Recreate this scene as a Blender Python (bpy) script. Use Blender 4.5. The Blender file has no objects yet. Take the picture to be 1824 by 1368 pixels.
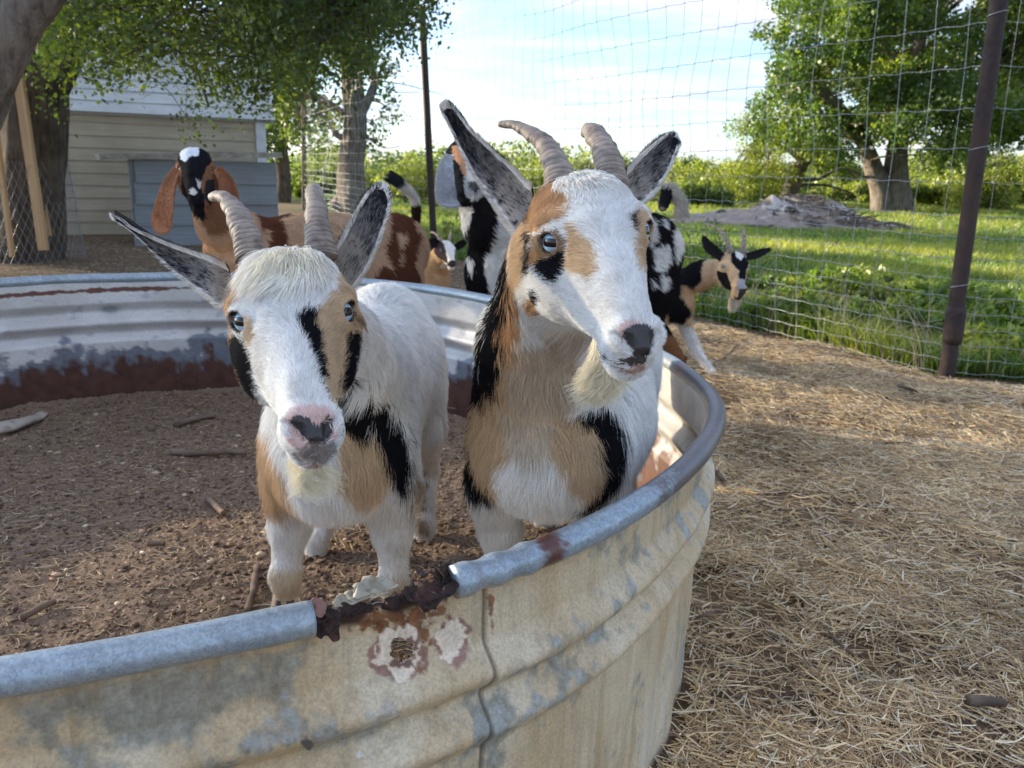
import bpy, bmesh, math, random
import numpy as np
from mathutils import Vector, Matrix
rng = np.random.default_rng(7)
random.seed(7)
R_ = math.radians

# ------------------------------------------------------------------ camera
S = bpy.context.scene
CAM_H = 1.02
PIT, ROL, FPX = R_(15.0), R_(1.8), 1430.0
fw_ = np.array([0, math.cos(PIT), -math.sin(PIT)])
up_ = np.array([0, math.sin(PIT), math.cos(PIT)])
rt_ = np.array([1.0, 0, 0])
CR = math.cos(ROL) * rt_ + math.sin(ROL) * up_
CD = math.sin(ROL) * rt_ - math.cos(ROL) * up_
CC = np.array([0, 0, CAM_H])
cam = bpy.data.cameras.new('camera')
camo = bpy.data.objects.new('camera', cam)
S.collection.objects.link(camo)
m = Matrix.Identity(4)
for i in range(3):
    m[i][0] = CR[i]; m[i][1] = -CD[i]; m[i][2] = -fw_[i]; m[i][3] = CC[i]
camo.matrix_world = m
cam.sensor_width = 36.0
cam.lens = 36.0 * FPX / 1824
cam.clip_start = 0.02
cam.clip_end = 3000
cam.dof.use_dof = True
cam.dof.focus_distance = 0.86
cam.dof.aperture_fstop = 13.0
S.camera = camo

# ------------------------------------------------------------------ sky and sun
SUN_EL, SUN_AZ = R_(15), R_(-68)      # azimuth measured from +Y (view direction) towards +X; the sun stands left, a little ahead
sun_dir = np.array([math.sin(SUN_AZ) * math.cos(SUN_EL), math.cos(SUN_AZ) * math.cos(SUN_EL), math.sin(SUN_EL)])
W = bpy.data.worlds.new('World'); S.world = W; W.use_nodes = True
nt = W.node_tree; nt.nodes.clear()
def N(t, **k):
    n = nt.nodes.new(t)
    for a, b in k.items(): setattr(n, a, b)
    return n
def LK(a, b): nt.links.new(a, b)
out = N('ShaderNodeOutputWorld'); bg = N('ShaderNodeBackground')
sky = N('ShaderNodeTexSky', sky_type='NISHITA', sun_disc=False)
sky.sun_elevation = SUN_EL; sky.sun_rotation = SUN_AZ
sky.air_density = 1.0; sky.dust_density = 0.6; sky.ozone_density = 1.4
tc = N('ShaderNodeTexCoord'); sp = N('ShaderNodeSeparateXYZ'); LK(tc.outputs['Generated'], sp.inputs[0])
# cloud sheet: direction projected on a high plane, stretched into streaks
zz = N('ShaderNodeMath', operation='MAXIMUM'); LK(sp.outputs['Z'], zz.inputs[0]); zz.inputs[1].default_value = 0.0
za = N('ShaderNodeMath', operation='ADD'); LK(zz.outputs[0], za.inputs[0]); za.inputs[1].default_value = 0.12
dx = N('ShaderNodeMath', operation='DIVIDE'); LK(sp.outputs['X'], dx.inputs[0]); LK(za.outputs[0], dx.inputs[1])
dy = N('ShaderNodeMath', operation='DIVIDE'); LK(sp.outputs['Y'], dy.inputs[0]); LK(za.outputs[0], dy.inputs[1])
cb = N('ShaderNodeCombineXYZ'); LK(dx.outputs[0], cb.inputs[0]); LK(dy.outputs[0], cb.inputs[1])
mp = N('ShaderNodeMapping'); mp.inputs['Scale'].default_value = (0.75, 1.35, 1); mp.inputs['Rotation'].default_value = (0, 0, R_(18)); LK(cb.outputs[0], mp.inputs[0])
n1 = N('ShaderNodeTexNoise'); n1.inputs['Scale'].default_value = 0.9; n1.inputs['Detail'].default_value = 6; n1.inputs['Roughness'].default_value = 0.52; n1.inputs['Distortion'].default_value = 0.35
LK(mp.outputs[0], n1.inputs['Vector'])
r1 = N('ShaderNodeValToRGB'); r1.color_ramp.elements[0].position = 0.43; r1.color_ramp.elements[1].position = 0.62
r1.color_ramp.elements[0].color = (0.25, 0.25, 0.25, 1); r1.color_ramp.elements[1].color = (0.93, 0.93, 0.93, 1)
LK(n1.outputs['Fac'], r1.inputs[0])
n2 = N('ShaderNodeTexNoise'); n2.inputs['Scale'].default_value = 2.3; n2.inputs['Detail'].default_value = 5; LK(mp.outputs[0], n2.inputs['Vector'])
r2 = N('ShaderNodeValToRGB'); r2.color_ramp.elements[0].position = 0.30; r2.color_ramp.elements[1].position = 0.70
r2.color_ramp.elements[0].color = (1.55, 1.8, 2.25, 1); r2.color_ramp.elements[1].color = (2.9, 2.8, 2.74, 1)
LK(n2.outputs['Fac'], r2.inputs[0])
mx = N('ShaderNodeMix', data_type='RGBA'); LK(r1.outputs['Color'], mx.inputs[0]); 
skm = N('ShaderNodeMix', data_type='RGBA', blend_type='MULTIPLY'); skm.inputs[0].default_value = 1.0
LK(sky.outputs[0], skm.inputs[6]); skm.inputs[7].default_value = (.50, .64, .86, 1)
LK(skm.outputs[2], mx.inputs[6]); LK(r2.outputs['Color'], mx.inputs[7])
dotn = N('ShaderNodeVectorMath', operation='DOT_PRODUCT'); LK(tc.outputs['Generated'], dotn.inputs[0]); dotn.inputs[1].default_value = tuple(sun_dir)
dm = N('ShaderNodeMath', operation='MAXIMUM'); LK(dotn.outputs['Value'], dm.inputs[0]); dm.inputs[1].default_value = 0
dp = N('ShaderNodeMath', operation='POWER'); LK(dm.outputs[0], dp.inputs[0]); dp.inputs[1].default_value = 5.0
da = N('ShaderNodeMath', operation='MULTIPLY_ADD'); LK(dp.outputs[0], da.inputs[0]); da.inputs[1].default_value = 1.8; da.inputs[2].default_value = 1.0   # thin cloud glows round the low sun
gl_ = N('ShaderNodeVectorMath', operation='SCALE'); LK(mx.outputs[2], gl_.inputs[0]); LK(da.outputs[0], gl_.inputs['Scale'])
LK(gl_.outputs[0], bg.inputs['Color']); bg.inputs['Strength'].default_value = 0.10
LK(bg.outputs[0], out.inputs['Surface'])

sl = bpy.data.lights.new('sun', 'SUN'); sl.energy = 3.0; sl.angle = R_(1.2); sl.color = (1.0, 0.84, 0.60)
slo = bpy.data.objects.new('sun', sl); S.collection.objects.link(slo)
slo.rotation_euler = Vector(sun_dir).to_track_quat('Z', 'Y').to_euler()

S.view_settings.view_transform = 'Standard'; S.view_settings.look = 'None'
S.view_settings.exposure = 2.3; S.view_settings.gamma = 1.0; S.view_settings.use_curve_mapping = False
S.render.engine = 'CYCLES'
S.cycles.use_denoising = True
S.cycles.max_bounces = 8; S.cycles.transparent_max_bounces = 16
S.cycles_curves.shape = 'RIBBONS'; S.cycles_curves.subdivisions = 2

# ------------------------------------------------------------------ helpers
def ray(u, v): return fw_ + CR * (u - 912) / FPX + CD * (v - 684) / FPX
def at(u, v, y):
    "point of the place seen at photo pixel (u, v) and standing y metres ahead"
    d = ray(u, v); return CC + d * (y / d[1])
def atz(u, v, z):
    d = ray(u, v); return CC + d * ((z - CAM_H) / d[2])
def proj(P):
    Q = np.asarray(P, float) - CC; z = Q @ fw_
    return np.stack([912 + FPX * (Q @ CR) / z, 684 + FPX * (Q @ CD) / z], -1)

def link(o): S.collection.objects.link(o); return o
def tag(o, label=None, cat=None, group=None, kind=None):
    if label: o['label'] = label
    if cat: o['category'] = cat
    if group: o['group'] = group
    if kind: o['kind'] = kind
    return o
def empty(name, loc=(0, 0, 0)):
    o = bpy.data.objects.new(name, None); o.location = loc; o.empty_display_size = 0.1; return link(o)
def mesh_obj(name, V, F, mats=None, parent=None, smooth=True, cols=None, matidx=None):
    me = bpy.data.meshes.new(name)
    V = np.asarray(V, np.float32); 
    if isinstance(F, np.ndarray):
        k = F.shape[1]; nF = len(F)
        me.vertices.add(len(V)); me.vertices.foreach_set('co', V.ravel())
        me.loops.add(nF * k); me.loops.foreach_set('vertex_index', F.astype(np.int32).ravel())
        me.polygons.add(nF); me.polygons.foreach_set('loop_start', np.arange(0, nF * k, k, dtype=np.int32))
        me.update(calc_edges=True)
    else:
        me.from_pydata([tuple(map(float, v)) for v in V], [], F)
    if smooth: me.polygons.foreach_set('use_smooth', np.ones(len(me.polygons), bool))
    if cols is not None:
        a = me.color_attributes.new('coat', 'FLOAT_COLOR', 'POINT')
        c = np.ones((len(V), 4), np.float32); c[:, :3] = cols; a.data.foreach_set('color', c.ravel())
    for mt in (mats if isinstance(mats, (list, tuple)) else [mats]):
        if mt: me.materials.append(mt)
    if matidx is not None: me.polygons.foreach_set('material_index', np.asarray(matidx, np.int32))
    me.validate(); me.update()
    o = bpy.data.objects.new(name, me); link(o)
    if parent: put(o, parent)
    return o
def put(o, parent):
    "parent keeping the place of geometry given in world coordinates"
    o.parent = parent; o.matrix_parent_inverse = Matrix.Translation(parent.location).inverted()

# value noise
def _h(ix, iy, iz, s):
    n = (ix * 374761393 + iy * 668265263 + iz * 2147483647 + s * 1274126177) & 0xffffffff
    n = ((n ^ (n >> 13)) * 1274126177) & 0xffffffff
    n = n ^ (n >> 16)
    return (n & 0xffff) / 65535.0
def vnoise(P, sc=1.0, seed=0):
    P = np.asarray(P, float) * sc
    if P.shape[-1] == 2: P = np.concatenate([P, np.zeros(P.shape[:-1] + (1,))], -1)
    I = np.floor(P).astype(np.int64); f = P - I; f = f * f * (3 - 2 * f)
    x, y, z = I[..., 0], I[..., 1], I[..., 2]; r = 0
    for a in (0, 1):
        for b in (0, 1):
            for c in (0, 1):
                w = (f[..., 0] if a else 1 - f[..., 0]) * (f[..., 1] if b else 1 - f[..., 1]) * (f[..., 2] if c else 1 - f[..., 2])
                r = r + w * _h(x + a, y + b, z + c, seed)
    return r * 2 - 1
def fbm(P, sc=1.0, oct=4, seed=0):
    r = 0; a = 1.0; t = 0
    for k in range(oct):
        r = r + a * vnoise(P, sc * 2 ** k, seed + k); t += a; a *= 0.5
    return r / t
def in_poly(pt, poly):
    "signed-ish inside test for many points"
    x, y = pt[:, 0], pt[:, 1]; c = np.zeros(len(pt), bool); n = len(poly)
    for i in range(n):
        x1, y1 = poly[i]; x2, y2 = poly[(i + 1) % n]
        cond = ((y1 > y) != (y2 > y))
        with np.errstate(divide='ignore', invalid='ignore'):
            xi = (x2 - x1) * (y - y1) / (y2 - y1 + 1e-12) + x1
        c ^= cond & (x < xi)
    return c
def smooth_path(P, n):
    "Catmull-Rom through points, n samples"
    P = np.asarray(P, float); k = len(P); t = np.linspace(0, k - 1, n); i = np.clip(t.astype(int), 0, k - 2); f = (t - i)[:, None]
    p0 = P[np.clip(i - 1, 0, k - 1)]; p1 = P[i]; p2 = P[i + 1]; p3 = P[np.clip(i + 2, 0, k - 1)]
    return 0.5 * ((2 * p1) + (-p0 + p2) * f + (2 * p0 - 5 * p1 + 4 * p2 - p3) * f ** 2 + (-p0 + 3 * p1 - 3 * p2 + p3) * f ** 3)
def tube(P, rad, seg=12, closed=False, caps=True, flat=1.0, ref=(0, 0, 1)):
    "verts, quads of a tube along P with radii"
    P = np.asarray(P, float); n = len(P); rad = np.broadcast_to(rad, (n,)).astype(float)
    T = np.gradient(P, axis=0) if not closed else np.roll(P, -1, 0) - np.roll(P, 1, 0)
    T /= np.linalg.norm(T, axis=1, keepdims=True) + 1e-12
    A = np.cross(T, np.asarray(ref, float)); bad = np.linalg.norm(A, axis=1) < 1e-3; A[bad] = np.cross(T[bad], (1, 0, 0.1)); A /= np.linalg.norm(A, axis=1, keepdims=True)
    for i in range(1, n):
        a = A[i - 1] - T[i] * (A[i - 1] @ T[i]); A[i] = a / (np.linalg.norm(a) + 1e-12)
    B = np.cross(T, A); th = np.linspace(0, 2 * np.pi, seg, endpoint=False)
    V = P[:, None] + rad[:, None, None] * (np.cos(th)[None, :, None] * A[:, None] + flat * np.sin(th)[None, :, None] * B[:, None])
    V = V.reshape(-1, 3); F = []
    m_ = n if closed else n - 1
    i = np.arange(m_)[:, None]; j = np.arange(seg)[None, :]; i2 = (i + 1) % n; j2 = (j + 1) % seg
    F = np.stack([i * seg + j, i * seg + j2, i2 * seg + j2, i2 * seg + j], -1).reshape(-1, 4)
    if caps and not closed:
        V = np.concatenate([V, P[:1], P[-1:]]); a, b = n * seg, n * seg + 1; j = np.arange(seg); j2 = (j + 1) % seg
        F = np.concatenate([F, np.stack([np.full(seg, a), j2, j, np.full(seg, a)], -1)[:, [0, 1, 2, 2]], np.stack([np.full(seg, b), (n - 1) * seg + j, (n - 1) * seg + j2], -1)[:, [0, 1, 2, 2]]])
    return V, F
def fix_faces(F):
    "quads that repeat a vertex become triangles"
    return [tuple(dict.fromkeys(f)) for f in F.tolist()]
def tube_obj(name, P, rad, mat, parent=None, seg=12, **k):
    V, F = tube(P, rad, seg, **k); return mesh_obj(name, V, fix_faces(F), mat, parent)
def box(c, s, R=None):
    c = np.asarray(c, float); s = np.asarray(s, float) / 2
    V = np.array([(x, y, z) for x in (-1, 1) for y in (-1, 1) for z in (-1, 1)], float) * s
    if R is not None: V = V @ np.asarray(R).T
    F = [(0, 1, 3, 2), (4, 6, 7, 5), (0, 4, 5, 1), (2, 3, 7, 6), (0, 2, 6, 4), (1, 5, 7, 3)]
    return V + c, F
def curves_obj(name, P, rad, cols, mat, parent=None):
    "P (n,k,3) strands, rad (n,k) or (k,), cols (n,3)"
    n, k, _ = P.shape
    cu = bpy.data.hair_curves.new(name); cu.add_curves([k] * n)
    cu.attributes['position'].data.foreach_set('vector', P.astype(np.float32).ravel())
    ra = cu.attributes.get('radius') or cu.attributes.new('radius', 'FLOAT', 'POINT')
    ra.data.foreach_set('value', np.broadcast_to(rad, (n, k)).astype(np.float32).ravel())
    ca = cu.attributes.new('coat', 'FLOAT_COLOR', 'CURVE'); c = np.ones((n, 4), np.float32); c[:, :3] = cols
    ca.data.foreach_set('color', c.ravel())
    cu.materials.append(mat)
    o = bpy.data.objects.new(name, cu); link(o)
    if parent: put(o, parent)
    return o

# ------------------------------------------------------------------ materials
class M_:
    def __init__(s, name):
        s.m = bpy.data.materials.new(name); s.m.use_nodes = True; s.t = s.m.node_tree; s.t.nodes.clear()
        s.o = s.n('ShaderNodeOutputMaterial'); s.b = s.n('ShaderNodeBsdfPrincipled'); s.l(s.b.outputs[0], s.o.inputs[0])
    def n(s, t, **k):
        n = s.t.nodes.new(t)
        for a, b in k.items(): setattr(n, a, b)
        return n
    def l(s, a, b): s.t.links.new(a, b)
    def set(s, **k):
        for a, b in k.items():
            i = s.b.inputs[a.replace('_', ' ')]
            if hasattr(b, 'is_output') or isinstance(b, bpy.types.NodeSocket): s.l(b, i)
            else: i.default_value = (*b, 1) if isinstance(b, tuple) and len(b) == 3 else b
        return s
    def coord(s, kind='Object', scale=(1, 1, 1), rot=(0, 0, 0)):
        c = s.n('ShaderNodeTexCoord'); mp = s.n('ShaderNodeMapping'); mp.inputs['Scale'].default_value = scale; mp.inputs['Rotation'].default_value = rot
        s.l(c.outputs[kind], mp.inputs[0]); return mp.outputs[0]
    def noise(s, v, sc, det=4, ro=0.55, dist=0.0):
        n = s.n('ShaderNodeTexNoise'); n.inputs['Scale'].default_value = sc; n.inputs['Detail'].default_value = det
        n.inputs['Roughness'].default_value = ro; n.inputs['Distortion'].default_value = dist; s.l(v, n.inputs['Vector']); return n.outputs['Fac']
    def ramp(s, f, els, interp='LINEAR'):
        r = s.n('ShaderNodeValToRGB'); r.color_ramp.interpolation = interp
        e = r.color_ramp.elements
        while len(e) < len(els): e.new(0.5)
        for x, (p, c) in zip(e, els):
            x.position = p; x.color = (*c, 1) if isinstance(c, tuple) else (c, c, c, 1)
        s.l(f, r.inputs[0]); return r.outputs['Color']
    def mix(s, f, a, b, mode='MIX'):
        n = s.n('ShaderNodeMix', data_type='RGBA', blend_type=mode)
        for v, i in ((f, 0), (a, 6), (b, 7)):
            if isinstance(v, bpy.types.NodeSocket): s.l(v, n.inputs[i])
            elif i == 0: n.inputs[0].default_value = v
            else: n.inputs[i].default_value = (*v, 1)
        return n.outputs[2]
    def math(s, op, a, b=None, clamp=False):
        n = s.n('ShaderNodeMath', operation=op); n.use_clamp = clamp
        for v, i in ((a, 0), (b, 1)):
            if v is None: continue
            if isinstance(v, bpy.types.NodeSocket): s.l(v, n.inputs[i])
            else: n.inputs[i].default_value = v
        return n.outputs[0]
    def bump(s, h, strength=0.5, dist=0.01):
        b = s.n('ShaderNodeBump'); b.inputs['Strength'].default_value = strength; b.inputs['Distance'].default_value = dist
        s.l(h, b.inputs['Height']); s.l(b.outputs[0], s.b.inputs['Normal']); return s
    def attr(s, name):
        a = s.n('ShaderNodeAttribute'); a.attribute_name = name; return a.outputs['Color']
# ------------------------------------------------------------------ animal bodies: one implicit surface, meshed as one skin
def prof(tab):
    tab = np.array(tab, float); x = np.arange(tab[0, 0], tab[-1, 0] + 1e-9, 0.001)
    Y = np.stack([np.interp(x, tab[:, 0], tab[:, k]) for k in range(1, tab.shape[1])], 1)
    k = np.exp(-0.5 * (np.arange(-12, 13) / 4.5) ** 2); k /= k.sum()
    Y = np.stack([np.convolve(np.pad(Y[:, j], 12, mode='edge'), k, 'valid') for j in range(Y.shape[1])], 1)
    return x, Y
#            f       width  top    bottom  taper exponent
HEAD_DWARF = [(-.092, .022, .014, -.030, .00, 2.0), (-.080, .042, .026, -.055, .05, 2.2), (-.060, .050, .035, -.078, .08, 2.4), (-.035, .051, .041, -.092, .10, 2.5),
              (-.010, .0465, .039, -.096, .10, 2.5), (.015, .0415, .035, -.090, .08, 2.4), (.040, .0360, .027, -.081, .04, 2.4), (.065, .0290, .020, -.071, .00, 2.4),
              (.090, .0228, .013, -.065, -.02, 2.4), (.110, .0208, .006, -.062, -.03, 2.4), (.126, .0198, -.003, -.058, -.02, 2.3), (.138, .0165, -.013, -.051, .0, 2.1), (.146, .0095, -.021, -.043, .0, 2.0)]
HEAD_NUBIAN = [(-.125, .020, .000, -.050, .0, 2.0), (-.100, .043, .032, -.075, .05, 2.2), (-.060, .053, .052, -.090, .1, 2.4), (-.020, .052, .056, -.098, .15, 2.4),
               (.020, .045, .054, -.090, .16, 2.4), (.060, .037, .048, -.078, .1, 2.4), (.100, .031, .036, -.070, .0, 2.4), (.130, .029, .018, -.066, .0, 2.3), (.150, .025, .002, -.060, .0, 2.2),
               (.164, .018, -.012, -.052, .0, 2.0), (.172, .008, -.022, -.042, .0, 2.0)]
class SDF:
    def __init__(s): s.ops = []
    def cone(s, a, b, ra, rb, k=0.02, sub=False):
        s.ops.append(('cone', np.array(a, float), np.array(b, float), ra, rb, k, sub))
    def ell(s, c, r, R=None, k=0.02, sub=False):
        s.ops.append(('ell', np.array(c, float), np.array(r, float), None if R is None else np.array(R, float), 0, k, sub))
    def head(s, tab, M, t, sc=1.0, k=0.02):
        s.ops.append(('head', prof(tab), np.array(M, float), np.array(t, float), sc, k, False))
    def box_of(s, op):
        if op[0] == 'cone': r = max(op[3], op[4]); return np.minimum(op[1], op[2]) - r, np.maximum(op[1], op[2]) + r
        if op[0] == 'ell': r = op[2].max(); return op[1] - r, op[1] + r
        return op[3] - .2 * op[4], op[3] + .2 * op[4]
    def bounds(s):
        B = [s.box_of(o) for o in s.ops if not o[6]]
        return np.min([b[0] for b in B], 0) - .02, np.max([b[1] for b in B], 0) + .02
    def one(s, op, P):
        if op[0] == 'cone':
            a, b, ra, rb = op[1:5]; ab = b - a; h = np.clip((P - a) @ ab / (ab @ ab), 0, 1)
            return np.linalg.norm(P - a - h[:, None] * ab, axis=1) - (ra + (rb - ra) * h)
        if op[0] == 'ell':
            q = P - op[1]
            if op[3] is not None: q = q @ op[3]
            r = op[2]; k0 = np.linalg.norm(q / r, axis=1); k1 = np.linalg.norm(q / (r * r), axis=1)
            return k0 * (k0 - 1) / (k1 + 1e-9)
        (x, Y), M, t, sc = op[1:5]
        q = ((P - t) @ M) / sc; f = q[:, 1]; fc = np.clip(f, x[0], x[-1])
        w, T, B, a, n = [np.interp(fc, x, Y[:, j]) for j in range(5)]
        c = (T + B) / 2; h = (T - B) / 2; v = (q[:, 2] - c) / h
        ww = w * (1 + a * np.clip(v, -1.2, 1.2)); u = np.abs(q[:, 0]) / ww
        rr = (u ** n + np.abs(v) ** n + 1e-9) ** (1 / n)
        d = (rr - 1) * np.minimum(ww, h) * 0.9
        e = np.abs(f - fc)
        d2 = np.sqrt(np.maximum(d, 0) ** 2 + e ** 2); d = np.where(e > 0, d2, d)
        return d * sc
    def __call__(s, P):
        d = np.full(len(P), 1.0)
        for op in s.ops:
            k, sub = op[5], op[6]; lo, hi = s.box_of(op); mgn = max(k, .012) + .03
            m_ = np.all((P > lo - mgn) & (P < hi + mgn), axis=1)
            if not m_.any(): continue
            e = s.one(op, P[m_]); c = d[m_]
            if sub:
                h = np.clip(0.5 - 0.5 * (c + e) / k, 0, 1); d[m_] = c * (1 - h) - e * h + k * h * (1 - h)
            else:
                h = np.clip(0.5 + 0.5 * (c - e) / k, 0, 1); d[m_] = c * (1 - h) + e * h - k * h * (1 - h)
        return d
    def grad(s, P, e=0.0015):
        G = np.stack([s(P + np.eye(3)[i] * e) - s(P - np.eye(3)[i] * e) for i in range(3)], 1)
        return G / (np.linalg.norm(G, axis=1, keepdims=True) + 1e-9)
def surface_net(f, lo, hi, h):
    n = np.ceil((hi - lo) / h).astype(int) + 1; r = 4; H = h * r
    nc = n // r + 2
    g = np.stack(np.meshgrid(*[lo[i] + H * np.arange(nc[i]) for i in range(3)], indexing='ij'), -1)
    dc = f(g.reshape(-1, 3)).reshape(nc)
    act = np.abs(dc) < H * 1.9
    D = np.repeat(np.repeat(np.repeat(dc, r, 0), r, 1), r, 2)
    A = np.repeat(np.repeat(np.repeat(act, r, 0), r, 1), r, 2)
    # a coarse sample covers [i*r - r/2, i*r + r/2)
    off = r // 2; idx = np.argwhere(A)
    P = lo + (idx - off) * h; D[A] = f(P)
    lo2 = lo - off * h
    sgn = D < 0
    c = np.zeros(np.array(D.shape) - 1, np.int8)
    for a in (0, 1):
        for b in (0, 1):
            for e in (0, 1): c += sgn[a:D.shape[0] - 1 + a, b:D.shape[1] - 1 + b, e:D.shape[2] - 1 + e]
    cell = np.argwhere((c > 0) & (c < 8)); vid = -np.ones(c.shape, np.int64); vid[tuple(cell.T)] = np.arange(len(cell))
    acc = np.zeros((len(cell), 3)); cnt = np.zeros(len(cell))
    co = [(a, b, e) for a in (0, 1) for b in (0, 1) for e in (0, 1)]
    for i in range(8):
        for j in range(i + 1, 8):
            A_, B_ = np.array(co[i]), np.array(co[j])
            if np.abs(A_ - B_).sum() != 1: continue
            da = D[tuple((cell + A_).T)]; db = D[tuple((cell + B_).T)]; mm = (da < 0) != (db < 0)
            t = np.where(mm, da / (da - db + 1e-12), 0)[:, None]
            acc += np.where(mm[:, None], A_ + (B_ - A_) * t, 0); cnt += mm
    V = lo2 + (cell + acc / cnt[:, None]) * h
    Q = []
    for ax in range(3):
        s0 = [slice(None)] * 3; s1 = [slice(None)] * 3; s0[ax] = slice(0, -1); s1[ax] = slice(1, None)
        a = sgn[tuple(s0)]; b = sgn[tuple(s1)]; E = np.argwhere(a != b)
        o1, o2 = [(1, 2), (2, 0), (0, 1)][ax]
        e1 = np.eye(3, dtype=int)[o1]; e2 = np.eye(3, dtype=int)[o2]
        ok = (E[:, o1] > 0) & (E[:, o2] > 0) & (E[:, o1] < c.shape[o1]) & (E[:, o2] < c.shape[o2]); E = E[ok]
        q = np.stack([vid[tuple((E - e1 - e2).T)], vid[tuple((E - e2).T)], vid[tuple(E.T)], vid[tuple((E - e1).T)]], 1)
        flip = ~a[tuple(E.T)]; q[flip] = q[flip][:, ::-1]; Q.append(q)
    return V, np.concatenate(Q)
def tri_sample(V, Q, n, wt=None):
    "n random points on a quad mesh; wt gives a weight per vertex"
    T = np.concatenate([Q[:, [0, 1, 2]], Q[:, [0, 2, 3]]]); a, b, c = V[T[:, 0]], V[T[:, 1]], V[T[:, 2]]
    ar = np.linalg.norm(np.cross(b - a, c - a), axis=1)
    if wt is not None: ar = ar * wt[T].mean(1)
    i = rng.choice(len(T), n, p=ar / ar.sum()); u = rng.random(n); v = rng.random(n); s = u + v > 1; u[s] = 1 - u[s]; v[s] = 1 - v[s]
    return a[i] + u[:, None] * (b[i] - a[i]) + v[:, None] * (c[i] - a[i])
def unit(v): return v / (np.linalg.norm(v, axis=-1, keepdims=True) + 1e-9)
def strands(root, nrm, flow, L, lift, k=4, curl=0.0, clump=0.35, seed=0, droop=0.0):
    n = len(root); flow = flow - nrm * (flow * nrm).sum(1, keepdims=True); flow = unit(flow)
    side = np.cross(nrm, flow)
    a1 = vnoise(root, 55, seed) * clump + vnoise(root, 16, seed + 3) * clump * .8 + rng.normal(0, .16, n)
    d = flow * np.cos(a1)[:, None] + side * np.sin(a1)[:, None]
    lf = lift * (1 + 0.35 * vnoise(root, 40, seed + 9) + rng.normal(0, .25, n)); lf = np.clip(lf, .03, 1.4)
    L = L * np.clip(1 + rng.normal(0, .18, n), .4, 1.6)
    t = np.linspace(0, 1, k)[None, :, None]
    up = np.sin(lf)[:, None, None]; co_ = np.cos(lf)[:, None, None]
    P = root[:, None] + L[:, None, None] * (t * co_ * d[:, None] + (t - 0.45 * t * t) * up * nrm[:, None])
    P[..., 2] -= droop * (t[..., 0] ** 2) * L[:, None]
    if curl: P += (t ** 2) * L[:, None, None] * curl * side[:, None] * vnoise(root, 30, seed + 21)[:, None, None]
    return P
def paint(px, base, layers, jit):
    "coat colour for points whose place in the pattern is px; layers = (polygon, colour)"
    c = np.tile(np.array(base, float), (len(px), 1)); q = px + jit
    for poly, col in layers:
        mn = np.min(poly, 0); mxx = np.max(poly, 0)
        m_ = np.all((q > mn) & (q < mxx), axis=1)
        if m_.any():
            i = np.where(m_)[0]; i = i[in_poly(q[i], poly)]; c[i] = col
    return c
def pc(pts, x0, y0, s): return [(x0 + s * x, y0 + s * y) for x, y in pts]
def lin(r, g, b):
    return tuple(((x / 255) / 12.92 if x <= 10 else (((x / 255) + .055) / 1.055) ** 2.4) for x in (r, g, b))
WHITE = (.84, .825, .79); CREAM = (.84, .80, .69); TAN = (.62, .45, .285); TAN2 = (.72, .57, .40); ORANGE = (.56, .35, .19); BLACK = (.012, .012, .015)
GREYW = (.70, .66, .61); PINK = (.66, .42, .37); BROWN = (.20, .115, .06); PAD = (.055, .05, .052)

m_ = M_('goat_skin'); m_.set(Base_Color=m_.attr('coat'), Roughness=0.95, Specular_IOR_Level=0.04); SKIN = m_.m
m_ = M_('goat_nose'); v = m_.coord(); m_.set(Base_Color=m_.attr('coat'), Roughness=0.36, Specular_IOR_Level=0.45)
vo = m_.n('ShaderNodeTexVoronoi'); vo.inputs['Scale'].default_value = 480; m_.l(v, vo.inputs['Vector']); m_.bump(vo.outputs['Distance'], 0.3, 0.0015); NOSE = m_.m
m_ = M_('goat_fur'); m_.set(Base_Color=m_.attr('coat'), Roughness=0.85, Specular_IOR_Level=0.05); FUR = m_.m
def horn_mat(name, a, b):
    m = M_(name); v = m.coord('Object'); n = m.noise(v, 60, 5, .6); n2 = m.noise(v, 9, 3)
    m.set(Base_Color=m.mix(m.math('MULTIPLY', n, n2), m.mix(m.ramp(n2, [(.35, a), (.7, b)]), (1, 1, 1), 'MULTIPLY'), m.attr('coat'), 'MIX') if False else m.mix(0.75, m.ramp(n, [(.3, a), (.75, b)]), m.attr('coat'), 'MULTIPLY'), Roughness=0.58, Specular_IOR_Level=0.35)
    m.bump(n, 0.35, 0.0015); return m.m
HORN = horn_mat('horn', (.13, .10, .078), (.37, .30, .245))
m_ = M_('hoof'); v = m_.coord(); m_.set(Base_Color=m_.ramp(m_.noise(v, 60), [(.3, (.03, .025, .02)), (.8, (.14, .11, .085))]), Roughness=.7); HOOF = m_.m
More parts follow.
